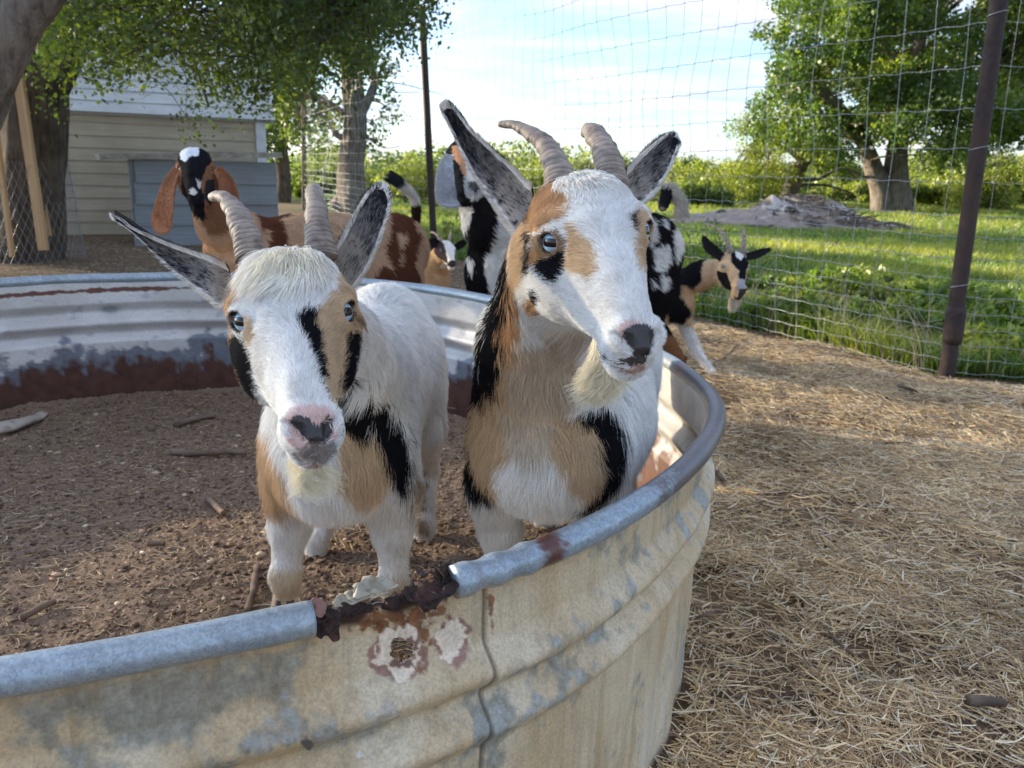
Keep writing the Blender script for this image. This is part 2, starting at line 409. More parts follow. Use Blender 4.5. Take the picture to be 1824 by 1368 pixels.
def eye_mat(name, iris, dark):
    m = M_(name); tc = m.n('ShaderNodeTexCoord'); s = m.n('ShaderNodeSeparateXYZ'); m.l(tc.outputs['Object'], s.inputs[0])
    # object space: +Z looks out of the head, X runs along the slot pupil
    x = m.math('ABSOLUTE', s.outputs[0]); y = m.math('ABSOLUTE', s.outputs[1])
    px = m.math('POWER', m.math('DIVIDE', x, .0080), 4.0); py = m.math('POWER', m.math('DIVIDE', y, .0041), 4.0)
    pup = m.math('LESS_THAN', m.math('ADD', px, py), 1.0)
    r = m.math('SQRT', m.math('ADD', m.math('MULTIPLY', s.outputs[0], s.outputs[0]), m.math('MULTIPLY', s.outputs[1], s.outputs[1])))
    n = m.noise(tc.outputs['Object'], 420, 3)
    ir = m.mix(m.ramp(n, [(.35, 0.0), (.7, 1.0)]), iris, tuple(min(1, c * 1.35) for c in iris))
    rim = m.ramp(m.math('DIVIDE', r, .0112), [(.70, 0.0), (.88, 1.0)])
    c = m.mix(rim, ir, dark); c = m.mix(pup, c, (.004, .004, .006))
    m.set(Base_Color=c, Roughness=0.08, Specular_IOR_Level=0.5, Coat_Weight=0.25, Coat_Roughness=0.03); return m.m
EYE_BLUE = eye_mat('eye_blue', (.33, .47, .58), (.03, .03, .035))
EYE_AMBER = eye_mat('eye_amber', (.35, .20, .07), (.02, .012, .01))

EAX = (.72, .56, .38)
def hp(M, t, r, f, u, sc=1.0): return np.asarray(t) + sc * (np.asarray(M) @ np.array([r, f, u], float))
def add_head(s, tab, M, t, sc=1.0, eye=(.0385, .003, .002), nose=.136, nz=-.018, lids=True):
    s.head(tab, M, t, sc)
    for q in (-1, 1):
        s.ell(hp(M, t, q * .038, -.004, .005, sc), np.array([.0195, .025, .0185]) * sc, M, .014 * sc)          # orbit
        s.ell(hp(M, t, q * .030, -.030, -.056, sc), np.array([.023, .046, .036]) * sc, M, .03 * sc)           # cheek
        s.ell(hp(M, t, q * .0125, nose - .006, nz, sc), np.array([.0108, .012, .013]) * sc, M, .008 * sc)       # nostril wing
        s.ell(hp(M, t, q * .012, nose - .022, nz - .022, sc), np.array([.0135, .018, .013]) * sc, M, .01 * sc)        # upper lip
    s.ell(hp(M, t, 0, nose - .026, nz - .044, sc), np.array([.020, .022, .013]) * sc, M, .008 * sc)           # chin
    for q in (-1, 1):
        for a, b in (((q * .0125, nose + .004, nz + .004), (q * .0185, nose - .004, nz + .006)),):
            s.cone(hp(M, t, *a, sc), hp(M, t, *b, sc), .0042 * sc, .0030 * sc, .004 * sc, True)
        s.cone(hp(M, t, q * .0125, nose + .004, nz + .002, sc), hp(M, t, q * .006, nose + .007, nz - .009, sc), .0035 * sc, .001 * sc, .004 * sc, True)
        pts = [(0, nose + .002, nz - .030), (q * .014, nose - .004, nz - .033), (q * .024, nose - .024, nz - .034), (q * .031, nose - .048, nz - .029)]
        for a, b in zip(pts[:-1], pts[1:]): s.cone(hp(M, t, *a, sc), hp(M, t, *b, sc), .0022 * sc, .0022 * sc, .004 * sc, True)
    s.cone(hp(M, t, 0, nose + .008, nz - .010, sc), hp(M, t, 0, nose + .004, nz - .028, sc), .0016 * sc, .001 * sc, .003 * sc, True)
    # eye openings
    for q in (-1, 1):
        ec = np.array([q * eye[0], eye[1], eye[2]]); e = unit(np.array([q * EAX[0], EAX[1], EAX[2]]))
        al = unit(np.array([-q * .55, .80, -.30])); al = unit(al - e * (al @ e)); up = np.cross(e, al)
        ew_ = unit(np.asarray(M) @ e); hz_ = unit(np.cross(ew_, (0, 0, 1.))); Rw = np.stack([hz_, np.cross(ew_, hz_), ew_], 1)
        s.ell(hp(M, t, *(ec + e * .0155), sc), np.array([.0106, .0086, .0145]) * sc, Rw, .0025 * sc, True)
def make_eyes(root, M, t, mat, sc=1.0, eye=(.0385, .003, .002), look=None, r=.0142):
    for q in (-1, 1):
        ec = np.array([q * eye[0], eye[1], eye[2]]); e = unit(np.array([q * EAX[0], EAX[1], EAX[2]]))
        al = unit(np.array([-q * .55, .80, -.30])); al = unit(al - e * (al @ e)); up = np.cross(al, e)
        ew = unit(np.asarray(M) @ e); aw = unit(np.asarray(M) @ al); c = hp(M, t, *ec, sc)
        if look is not None:
            ew = unit(ew + look * unit(CC - c)); aw = unit(np.cross(ew, (0, 0, 1.)))   # a goat's slot pupil stays level
        uw = np.cross(ew, aw)
        me = bpy.data.meshes.new('eye'); bm = bmesh.new(); bmesh.ops.create_uvsphere(bm, u_segments=32, v_segments=20, radius=r * sc)
        for f in bm.faces: f.smooth = True
        bm.to_mesh(me); bm.free(); me.materials.append(mat); o = bpy.data.objects.new('eye', me); link(o)
        Mx = Matrix.Identity(4)
        for i in range(3): Mx[i][0] = aw[i]; Mx[i][1] = uw[i]; Mx[i][2] = ew[i]; Mx[i][3] = c[i] - root.location[i]
        o.parent = root; o.matrix_local = Mx
def horn(root, P, r0, r1, rings=22, amp=.065, flat=.8, tipround=.5, ref=(0, 0, 1)):
    n = 300; C = smooth_path(P, n); t = np.linspace(0, 1, n)
    ph = t ** .9 * rings * 2 * np.pi * .8 + 2.6 * vnoise(np.stack([t * 7, t * 0 + r0 * 900], -1), 1, 9) + 1.2 * vnoise(np.stack([t * 19, t * 0 + r0 * 700], -1), 1, 8)
    rad = (r0 + (r1 - r0) * t) * (1 + amp * (1 - t) ** .5 * (np.abs(np.sin(ph / 2)) - .5))
    rad *= np.sqrt(np.clip((1.0 - t) / (.06 * tipround + 1e-3), 0, 1) + .0)
    V, F = tube(C, rad, 28, flat=flat, ref=ref)
    V = V + (fbm(V, 90, 3, 5) * .0020)[:, None]
    sh = np.concatenate([np.repeat(np.clip(.42 + .75 * np.abs(np.sin(ph / 2)) ** .7 + .3 * t, .3, 1.15), 28), [1, 1]])  # ring shading put into the colour: grooves darker, crests lighter
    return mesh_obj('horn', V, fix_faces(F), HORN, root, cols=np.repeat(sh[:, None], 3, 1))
def ear(root, up, lo, cup, name='ear', thick=.0035, colfn=None, L=.012, n=44, m=26, dens=16000, nsign=None):
    "up, lo: the two edges of the ear as 3D points from the base to the tip; cup: depth of the hollow away from the viewer"
    A = smooth_path(up, n); B = smooth_path(lo, n); s = np.linspace(0, 1, m)[None, :, None]
    mid = (A + B) / 2; w = B - A; T = unit(np.gradient(mid, axis=0)); nr = unit(np.cross(T, w))
    nr[np.einsum('ij,ij->i', nr, CC - mid) < 0] *= -1
    for _ in range(3): nr[1:-1] = unit(nr[:-2] + nr[1:-1] + nr[2:])
    prof_ = 1 - (2 * s - 1) ** 2; tt = np.linspace(0, 1, n)[:, None, None]
    depth = cup * np.linalg.norm(w, axis=1)[:, None, None] * prof_ * (1 - .45 * tt)
    G = A[:, None] + s * w[:, None] - nr[:, None] * depth
    uv = np.stack(np.broadcast_arrays(tt[..., 0], s[..., 0]), -1).reshape(-1, 2)
    Vf = G.reshape(-1, 3); Vb = (G - nr[:, None] * thick * (.35 + .65 * prof_)).reshape(-1, 3); V = np.concatenate([Vf, Vb]); k = n * m
    i = np.arange(n - 1)[:, None]; j = np.arange(m - 1)[None]; a = (i * m + j).ravel(); Q = np.stack([a, a + 1, a + m + 1, a + m], 1)
    Qb = Q[:, ::-1] + k; E = []
    for x, y in [(i0 * m, (i0 + 1) * m) for i0 in range(n - 1)]: E.append((x, y, y + k, x + k)); E.append((y + m - 1, x + m - 1, x + m - 1 + k, y + m - 1 + k))
    for j0 in range(m - 1): E.append((j0 + 1, j0, j0 + k, j0 + 1 + k)); E.append(((n - 1) * m + j0, (n - 1) * m + j0 + 1, (n - 1) * m + j0 + 1 + k, (n - 1) * m + j0 + k))
    Q = np.concatenate([Q, Qb, np.array(E)])
    cf = colfn(uv, Vf, False); cb = colfn(uv, Vb, True)
    o = mesh_obj(name, V, Q, SKIN, root, cols=np.concatenate([cf, cb]))
    # fur: both faces and a fringe along the edges
    S_ = []; Cc = []
    for face, sg in ((0, 1), (1, -1)):
        nn = dens; a_ = rng.random(nn); b_ = rng.random(nn); fi = a_ * (n - 1.001); fj = b_ * (m - 1.001); ii = fi.astype(int); jj = fj.astype(int)
        Gx = G if face == 0 else G - nr[:, None] * thick
        p = Gx[ii, jj] * (1 - (fi - ii))[:, None] + Gx[ii + 1, jj] * (fi - ii)[:, None]
        p = p + (Gx[ii, jj + 1] - Gx[ii, jj]) * (fj - jj)[:, None]
        fr_ = (fi - ii)[:, None]; NR = unit(nr[ii] * (1 - fr_) + nr[ii + 1] * fr_); TT_ = unit(T[ii] * (1 - fr_) + T[ii + 1] * fr_)
        nn_ = NR * sg; fl = unit(TT_ + unit(w[ii]) * ((b_ - .5) * 1.0)[:, None])
        S_.append(strands(p, nn_, fl, np.full(nn, L * .55), .22)); Cc.append(colfn(np.stack([a_, b_], 1), p, face == 1))
    nn = dens // 2
    for e, sg in ((A, -1), (B, 1)):
        a_ = rng.random(nn); fi = a_ * (n - 1.001); ii = fi.astype(int); p = e[ii] + (e[ii + 1] - e[ii]) * (fi - ii)[:, None]
        fr_ = (fi - ii)[:, None]; NR = unit(nr[ii] * (1 - fr_) + nr[ii + 1] * fr_); TT_ = unit(unit(T[ii]) * (1 - fr_) + unit(T[ii + 1]) * fr_); WW = unit(w[ii] * (1 - fr_) + w[ii + 1] * fr_); fl = unit(TT_ * .9 + sg * WW * .6 + rng.normal(0, .15, (nn, 3)))
        S_.append(strands(p - NR * thick * .5 * rng.random((nn, 1)), NR, fl, np.full(nn, L * .42) * (1.3 - a_), .1)); Cc.append(np.tile(np.array((.66, .62, .56)), (nn, 1)) * rng.uniform(.7, 1.15, (nn, 1)))
    curves_obj('ear_fur', np.concatenate(S_), np.array([.00017, .00016, .00012, .00004]), np.concatenate(Cc), FUR, o)['kind'] = 'stuff'
    return o
def speckled_ear(seed, tipdark=.55, rim=WHITE):
    def f(uv, P, back):
        t, s = uv[:, 0], uv[:, 1]; n = len(uv)
        edge = np.minimum(s, 1 - s); nz = vnoise(P, 520, seed) * .45 + vnoise(P, 130, seed + 1) * .35 + rng.normal(0, .30, n)
        dark = np.clip((t - .22) / .55, 0, 1) * 1.05 + nz * 1.35 - .20
        c = np.tile(np.array((.30, .285, .28)), (n, 1)) * (1 + .3 * nz[:, None])
        c[dark > .15] = (.07, .068, .075); c[dark > .55] = (.018, .018, .022)
        c[(t < .30) & (dark < .1)] = np.array((.44, .40, .36))
        e = (edge < (.025 + .05 * nz) * (1 - .2 * t)) | (t > .955 + .02 * nz)
        c[e] = rim
        if back: c = c * .0 + np.array((.06, .055, .055)) * 1.0
        return np.clip(c, .008, .9)
    return f
def hoofs(root, feet, d=(0, -1, 0), r=.019, h=.032):
    for f in feet:
        f = np.asarray(f, float); dd = unit(np.asarray(d, float)); sd = np.cross(dd, (0, 0, 1)); V = []; F = []
        for q in (-1, 1):
            b = len(V); k = 10
            for z, s_, fo in ((0, 1.0, .006), (h * .5, .9, .003), (h, .72, -.001)):
                for a in np.linspace(0, 2 * np.pi, k, endpoint=False):
                    x = np.cos(a) * r * .46 * s_ + q * r * .5; y = np.sin(a) * r * 1.15 * s_ + fo
                    V.append(f + sd * x + dd * y + np.array([0, 0, z]))
            for i in range(2):
                for j in range(k): F.append((b + i * k + j, b + i * k + (j + 1) % k, b + (i + 1) * k + (j + 1) % k, b + (i + 1) * k + j))
            F.append(tuple(b + 2 * k + j for j in range(k))); F.append(tuple(b + j for j in range(k))[::-1])
        mesh_obj('hoof', V, F, HOOF, root)
def build_body(root, s, h, M, t, colf, headref=True, nosef=None, sc=1.0):
    lo, hi = s.bounds(); V, Q = surface_net(s, lo, hi, h)
    def relax(V, it=2):
        for _ in range(it):
            G = s.grad(V); V = V - G * np.clip(s(V), -h, h)[:, None] * .9
        return V
    V = relax(V, 2)
    if headref:
        q = ((V - t) @ M) / sc; mh = (q[:, 1] > -.12) & (np.linalg.norm(q, axis=1) < .19)
        fsel = mh[Q].all(1)
        # split the head's quads in four; neighbours left whole are hidden by fur
        e = {}; VV = list(V); nQ = []
        Qs = Q[fsel]
        ed = np.sort(np.stack([Qs, np.roll(Qs, -1, 1)], -1).reshape(-1, 2), 1); ue, inv = np.unique(ed, axis=0, return_inverse=True); inv = inv.reshape(-1)
        em = (V[ue[:, 0]] + V[ue[:, 1]]) / 2; fm = V[Qs].mean(1); b = len(V); b2 = b + len(em)
        inv = inv.reshape(-1, 4) + b; ci = np.arange(len(Qs)) + b2
        nQ = np.concatenate([np.stack([Qs[:, k], inv[:, k], ci, inv[:, k - 1]], 1) for k in range(4)])
        V = np.concatenate([V, em, fm]); Q = np.concatenate([Q[~fsel], nQ]); V = relax(V, 2)
    col = colf(V)
    mi = None; mats = [SKIN]
    if nosef is not None: mats = [SKIN, NOSE]; mi = nosef(V)[Q].mean(1) > .5
    o = mesh_obj('body', V, Q, mats, root, cols=col, matidx=mi)
    return o, V, Q

# ================================================================== the two goats in the tank
def hero(name, label, M, t, s, paintpx, horns, ears, beard, feet, rootloc, seed, nfur=170000, poll=None, look=.35, flowhead=None, axis=(0, 1, 0), dens=1.0):
    root = tag(empty(name, rootloc), label, 'goat', 'goats standing in the stock tank')
    M = np.asarray(M, float); t = np.asarray(t, float)
    def nose_mask(V):
        q = ((V - t) @ M); return ((q[:, 1] > .118) & (q[:, 2] > -.047) & (q[:, 2] < .0)).astype(float) * (np.array([c.sum() for c in paintpx(V, 0)]) < .5)
    body, V, Q = build_body(root, s, .0036, M, t, lambda P: paintpx(P, 0.0) * .68, nosef=nose_mask)
    make_eyes(root, M, t, EYE_BLUE, look=look)
    # fur
    view = unit(CC - V); Nn = s.grad(V, .003); facing = np.clip((view * Nn).sum(1) + .45, .10, 1)
    q = (V - t) @ M; hd = np.clip(1.4 - np.linalg.norm(q - (0, .03, -.02), axis=1) / .16, 0, 1)
    P = tri_sample(V, Q, nfur, facing * (1 + 5.0 * hd) * .5); n = s.grad(P, .003)
    q = (P - t) @ M; inhead = np.clip((.135 - np.linalg.norm((q - (0, .02, -.02)) * (1, .72, 1), axis=1)) / .04, 0, 1)
    L = .024 * (1 - inhead) + .0105 * inhead
    L = L * (1 - .55 * np.clip((.52 - P[:, 2]) / .1, 0, 1))
    L = np.where((q[:, 1] > .05) & (inhead > .5), L * (1 - .5 * np.clip((q[:, 1] - .05) / .07, 0, 1)), L)
    chest = (P[:, 2] > .47) & (P[:, 2] < .8) & (n[:, 1] < -.2) & (inhead < .3); L[chest] *= 1.35
    # keep the nose, mouth and eyes bare
    keep = np.ones(len(P), bool)
    ue_ = unit(np.array(EAX)); ew = [hp(M, t, qq * (.0385 + ue_[0] * .0138), .003 + ue_[1] * .0138, .002 + ue_[2] * .0138) for qq in (-1, 1)]
    for e in ew:
        de = np.linalg.norm(P - e, axis=1); keep &= de > .0088; L = np.where(de < .030, L * np.clip((de - .010) / .018, .16, 1), L)
    colr = paintpx(P, 1.0)
    bare = (q[:, 1] > .10) & (np.abs(q[:, 0]) < .022) & (colr.sum(1) < .4) & (q[:, 2] > -.05)
    keep &= ~bare
    pink = (q[:, 1] > .095) & (colr[:, 0] > colr[:, 1] * 1.35) & (colr.sum(1) > .8); L[pink] *= .45
    P, n, q, L, inhead, colr = [a[keep] for a in (P, n, q, L, inhead, colr)]
    wax = np.asarray(axis, float)
    fb = np.tile(wax * .8 + np.array([0, 0, -.75]), (len(P), 1))
    ft = n[:, 1] < -.3; fb[ft] = (0, .1, -1)                                                 # down the chest
    fh_l = np.stack([np.sign(q[:, 0]) * np.clip(np.abs(q[:, 0]) / .03, 0, 1) * .75, -np.where(q[:, 1] > -.01, 1.0, .6) * np.sign(1), -.55 * np.clip(np.abs(q[:, 0]) / .04, 0, 1)], 1)
    fh_l[:, 1] = np.where((q[:, 1] < -.005) & (q[:, 2] > .02), .9, fh_l[:, 1])
    fh = fh_l @ M.T
    flow = fb * (1 - inhead)[:, None] + fh * inhead[:, None]
    lift = np.where(inhead > .5, .30, .38)
    ST = strands(P, n, flow, L, lift, 4, curl=.25, seed=seed, droop=.12)
    lumin = 1 + .12 * vnoise(P, 70, seed) + .10 * vnoise(P, 420, seed + 2) + rng.normal(0, .13, len(P)); colr = np.clip(colr * lumin[:, None], .006, .93)
    o = curves_obj('coat', ST, (np.array([1, .94, .7, .2])[None] * (.00029 - .00012 * inhead)[:, None]), colr, FUR, body); o['kind'] = 'stuff'
    # hair on the poll between and before the horns
    if poll:
        pn, c0, rr, LL, pcol = poll
        pts = []; k = 0
        Pp = tri_sample(V, Q, pn * 10, (np.linalg.norm(((V - t) @ M - c0) / rr, axis=1) < 1.3).astype(float) + 1e-9); qq = (Pp - t) @ M
        e = np.linalg.norm((qq - c0) / rr, axis=1); i = np.where(e < 1)[0][:pn]; Pp, qq, e = Pp[i], qq[i], e[i]; nn = s.grad(Pp, .003)
        sg_ = np.sign(qq[:, 0] + rng.normal(0, .003, len(i))); cl_ = np.stack([vnoise(np.round(Pp * 210) / 210, 333, 41), vnoise(np.round(Pp * 210) / 210, 333, 42)], 1); fl = np.stack([sg_ * (.25 + 9 * np.abs(qq[:, 0])) + .45 * cl_[:, 0], .90 + .3 * cl_[:, 1], -.1 + 0 * e], 1) @ M.T
        Lp = LL * (1 - .35 * e ** 2) * rng.uniform(.6, 1.35, len(e))
        ST = strands(Pp, nn, fl, Lp * (1 + .25 * cl_[:, 1]), np.full(len(i), .50) * (1 + .8 * cl_[:, 0]), 6, curl=.5, clump=.5, seed=seed + 4, droop=.30)
        ew_ = np.clip((e - .45) * 1.6, 0, 1)[:, None]; cc = np.clip((np.tile(pcol, (len(i), 1)) * (1 - ew_) + np.array(WHITE) * ew_) * (1 + .12 * vnoise(Pp, 90, 3) + rng.normal(0, .07, len(i)))[:, None], .02, .92)
        curves_obj('forelock', ST, np.array([.00030, .00030, .00028, .00024, .00016, .00005]), cc, FUR, body)['kind'] = 'stuff'
    if beard:
        bn, bc, br, bl, bdir, bcol = beard
        Pp = tri_sample(V, Q, bn * 8, (np.linalg.norm(((V - t) @ M - bc) / br, axis=1) < 1.3).astype(float) + 1e-9); qq = (Pp - t) @ M
        e = np.linalg.norm((qq - bc) / br, axis=1); i = np.where(e < 1)[0][:bn]; Pp, e = Pp[i], e[i]; k = 9; n_ = len(Pp)
        d0 = unit(s.grad(Pp, .003) * .5 + np.array(bdir)[None]); tt = np.linspace(0, 1, k)[None, :, None]; Lb = bl * (1 - .45 * e ** 2) * rng.uniform(.7, 1.08, n_)
        ctr = hp(M, t, *bc)
        conv = (ctr + np.array(bdir) * bl) [None] + (Pp - ctr) * .15
        dirc = unit(conv - Pp)
        dn = unit(dirc + .10 * rng.normal(0, 1, (n_, 3)) + .28 * np.stack([vnoise(Pp, 130, 31), vnoise(Pp, 130, 32), vnoise(Pp, 130, 33)], 1))
        ST = Pp[:, None] + Lb[:, None, None] * (tt * (1 - tt) * d0[:, None] * .5 + tt * dn[:, None]) 
        ST = ST + (tt ** 2) * .012 * np.stack([np.sin(6 * tt[..., 0] + 9 * vnoise(Pp, 60, 8)[:, None]), 0 * tt[..., 0] + 0 * Lb[:, None], 0 * tt[..., 0] + 0 * Lb[:, None]], -1)
        cc = np.clip(np.tile(bcol, (n_, 1)) * (1 + rng.normal(0, .08, n_))[:, None], .02, .92)
        curves_obj('beard', ST, np.linspace(.00042, .0001, k), cc, FUR, body)['kind'] = 'stuff'
    for hh in horns: horn(root, *hh)
    for e in ears: ear(root, *e)
    hoofs(root, feet)
    return root

# ---- goat with the forelock, looking into the lens
M1 = [[.9462, .3185, .0570], [.3156, -.8698, -.3792], [.0713, -.3768, .9235]]; t1 = [-.1995, .7177, .8842]
s = SDF()
s.ell((-.268, 1.42, .615), (.108, .27, .150), k=.03)
s.ell((-.262, 1.19, .640), (.096, .13, .130), k=.05)
s.ell((-.262, 1.13, .590), (.082, .085, .080), k=.04)
s.ell((-.262, 1.26, .70), (.062, .13, .085), k=.05)
s.ell((-.268, 1.63, .665), (.096, .135, .118), k=.05)
s.cone((-.255, 1.24, .69), (-.225, .93, .80), .084, .062, .05)
s.cone((-.225, .93, .80), (-.205, .80, .855), .062, .048, .035)
for x, kx, fx in ((-.340, -.356, -.357), (-.192, -.180, -.176)):
    s.ell((x, 1.195, .57), (.040, .07, .10), k=.04)
    s.cone((x, 1.19, .54), (x + (kx - x) * .6, 1.185, .455), .038, .027, .03)
    s.cone((x + (kx - x) * .6, 1.185, .455), (kx, 1.17, .375), .0255, .0195, .02)
    s.ell((kx, 1.165, .375), (.0195, .0205, .025), k=.015)
    s.cone((kx, 1.17, .375), (fx, 1.178, .312), .0178, .0172, .015)
    s.cone((fx, 1.178, .318), (fx, 1.160, .290), .0225, .019, .012)
for x, fx, fy, fz in ((-.325, -.378, 1.44, .235), (-.190, -.176, 1.55, .228)):
    s.ell((x, 1.62, .565), (.048, .105, .125), k=.05)
    s.cone((x, 1.58, .50), ((x + fx) / 2, fy + .10, .375), .046, .026, .03)
    s.cone(((x + fx) / 2, fy + .10, .375), (fx, fy + .015, fz + .055), .024, .0165, .015)
    s.cone((fx, fy + .015, fz + .06), (fx, fy, fz + .012), .020, .019, .012)
add_head(s, HEAD_DWARF, M1, t1)
K = (180, 300, .4532); K4 = (380, 650, .3801)
L1 = [
 (pc([(480, 330), (590, 330), (585, 430), (560, 490), (520, 530), (490, 600), (440, 600), (430, 430)], *K), (.60, .40, .22)),
 (pc([(550, 575), (610, 590), (625, 650), (600, 700), (560, 660), (535, 610)], *K), TAN2),
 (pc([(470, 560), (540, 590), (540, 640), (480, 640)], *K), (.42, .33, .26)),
 (pc([(480, 640), (540, 660), (560, 860), (610, 950), (650, 1010), (720, 1100), (680, 1080), (600, 990), (545, 900), (500, 800), (470, 700)], *K), (.40, .27, .14)),
 (pc([(515, 665), (572, 675), (595, 720), (606, 790), (626, 860), (645, 960), (600, 925), (555, 840), (530, 770), (505, 700)], *K), BLACK),
 (pc([(880, 330), (960, 370), (1020, 470), (1050, 570), (1010, 640), (990, 700), (950, 760), (935, 850), (945, 960), (915, 940), (880, 870), (860, 770), (850, 680), (840, 600), (862, 540), (905, 470), (915, 400)], *K), TAN),
 (pc([(778, 590), (815, 568), (845, 575), (848, 650), (868, 760), (893, 880), (903, 930), (872, 880), (845, 800), (822, 730), (790, 660)], *K), BLACK),
 (pc([(955, 655), (1010, 635), (1010, 700), (995, 790), (970, 880), (945, 960), (928, 930), (935, 850), (950, 760)], *K), BLACK),
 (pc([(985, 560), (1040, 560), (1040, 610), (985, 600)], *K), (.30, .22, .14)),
 # muzzle
 (pc([(735, 985), (760, 950), (810, 935), (880, 950), (915, 975), (915, 1060), (840, 1100), (790, 1110), (750, 1090)], *K), (.80, .60, .55)),
 (pc([(742, 1000), (757, 972), (790, 965), (822, 985), (848, 1012), (868, 990), (895, 968), (912, 985), (910, 1040), (885, 1075), (850, 1092), (812, 1075), (775, 1045)], *K), PAD),
 (pc([(780, 1105), (830, 1085), (905, 1075), (918, 1110), (885, 1145), (820, 1150), (770, 1142), (755, 1128)], *K), (.33, .29, .27)),
 (pc([(765, 1150), (825, 1158), (885, 1143), (860, 1172), (800, 1180)], *K), (.55, .33, .29)),
 (pc([(930, 1010), (945, 1010), (945, 1060), (930, 1060)], *K), (.08, .07, .07)),
]
# neck, chest and legs
B1 = [
 (pc([(160, 200), (260, 240), (330, 420), (350, 560), (385, 640), (330, 680), (250, 655), (205, 600), (150, 540)], *K4), TAN),
 (pc([(150, 200), (222, 240), (205, 330), (205, 450), (232, 570), (190, 590), (150, 530)], *K4), BLACK),
 (pc([(560, 200), (640, 210), (720, 260), (790, 340), (815, 440), (815, 530), (770, 575), (700, 600), (600, 560), (560, 480)], *K4), TAN),
 (pc([(600, 250), (625, 50), (705, 90), (750, 200), (715, 320), (650, 310)], *K4), BLACK),
 (pc([(735, 170), (805, 150), (872, 250), (905, 400), (905, 560), (850, 520), (795, 420), (758, 300)], *K4), BLACK),
 (pc([(270, 955), (430, 955), (430, 1200), (260, 1200)], *K4), (.70, .60, .45)),
 (pc([(800, 985), (900, 985), (900, 1100), (800, 1100)], *K4), (.68, .58, .44)),
 (pc([(925, 930), (970, 930), (960, 1020), (915, 1010)], *K4), (.03, .03, .03)),
 (pc([(915, 520), (1000, 470), (985, 700), (1010, 800), (960, 800), (930, 650)], *K4), (.42, .33, .24)),
]
def mk_paint(M, t, headL, bodyL, base_head, base_body, dx=0, dy=0, split=.17, extra=None, js=1.0):
    M = np.asarray(M); t = np.asarray(t)
    def f(P, j):
        px = proj(P); n = len(P)
        jit = np.stack([vnoise(P, 130, 1) + .6 * vnoise(P, 300, 5), vnoise(P, 130, 2) + .6 * vnoise(P, 300, 6)], 1) * 4.0
        if j: jit = jit + rng.normal(0, 3.3, (n, 2))
        jit = jit * js
        q = (P - t) @ M; hd = (np.linalg.norm((q - (0, .02, -.015)) * (1, .8, 1), axis=1) < .118) 
        c = np.empty((n, 3)); 
        if hd.any(): c[hd] = paint(px[hd] - (dx, dy), base_head, headL, jit[hd] * .8)
        if (~hd).any(): c[~hd] = paint(px[~hd], base_body, bodyL, jit[~hd] * 1.2)
        for sg in (-1, 1):
            e_ = unit(np.array(EAX)); de = np.linalg.norm(q - (sg * (.0385 + e_[0] * .0138), .003 + e_[1] * .0138, .002 + e_[2] * .0138), axis=1); c[(de < .0102 + .0008 * jit[:, 0] / 4)] = (.045, .035, .03)
        if extra is not None: c = extra(P, q, hd, c, jit)
        return c
    return f
def soil_z(x, y): return .235 + .075 * np.clip((1.75 - y) / .6, 0, 1) - .06 * np.clip((y - 1.9) / .6, 0, 1)
def P3(*a): return [at(*p) for p in a]
hs1 = [(P3((452, 462, .765), (443, 432, .775), (430, 400, .792), (413, 368, .818), (397, 350, .845), (378, 350, .87)), .0168, .0052, 24),
       (P3((571, 460, .785), (569, 430, .795), (566, 400, .812), (563, 368, .835), (560, 345, .862), (560, 333, .89)), .0160, .0070, 22)]
def e1(u): return pc(u, *K)
ue = [(498, 398, .79), (450, 375, .79), (395, 352, .80), (250, 300, .81), (130, 243, .82), (90, 212, .83), (58, 194, .835)]
le = [(490, 545, .80), (455, 530, .80), (380, 475, .81), (270, 385, .82), (190, 310, .825), (120, 245, .832), (58, 198, .836)]
f_ = lambda L: [at(180 + .4532 * a, 300 + .4532 * b, c) for a, b, c in L]
uL = [(915, 345, .80), (950, 285, .805), (990, 215, .81), (1035, 130, .82), (1070, 92, .83), (1098, 80, .835)]
lL = [(985, 470, .815), (1040, 390, .82), (1085, 290, .825), (1115, 200, .83), (1128, 130, .835), (1112, 84, .836)]
ears1 = [(f_(ue), f_(le), .22, 'ear', .004, speckled_ear(11)), (f_(uL), f_(lL), .20, 'ear', .004, speckled_ear(12))]

# ================================================================== materials of the place
def mat_soil(name, a, b, c, sc=1.0, bump=.6):
    m = M_(name); v = m.coord('Object'); n1 = m.noise(v, 7 * sc, 6, .6); n2 = m.noise(v, 90 * sc, 6, .65); n3 = m.noise(v, 1.2, 3)
    col = m.mix(m.ramp(n2, [(.35, 0.0), (.62, 1.0)]), m.ramp(n1, [(.3, a), (.7, b)]), c)
    m.set(Base_Color=m.mix(m.ramp(n3, [(.35, 0.0), (.65, .35)]), col, a), Roughness=.95, Specular_IOR_Level=.15)
    m.bump(m.math('ADD', n2, m.math('MULTIPLY', n1, 1.5)), bump, .012); return m.m
SOIL = mat_soil('tank_soil', (.115, .073, .048), (.195, .135, .092), (.29, .21, .15))
DIRT = mat_soil('yard_dirt', (.075, .050, .034), (.15, .105, .075), (.23, .17, .12), .7)
m_ = M_('strand'); m_.set(Base_Color=m_.attr('coat'), Roughness=.7, Specular_IOR_Level=.2); STRAND = m_.m
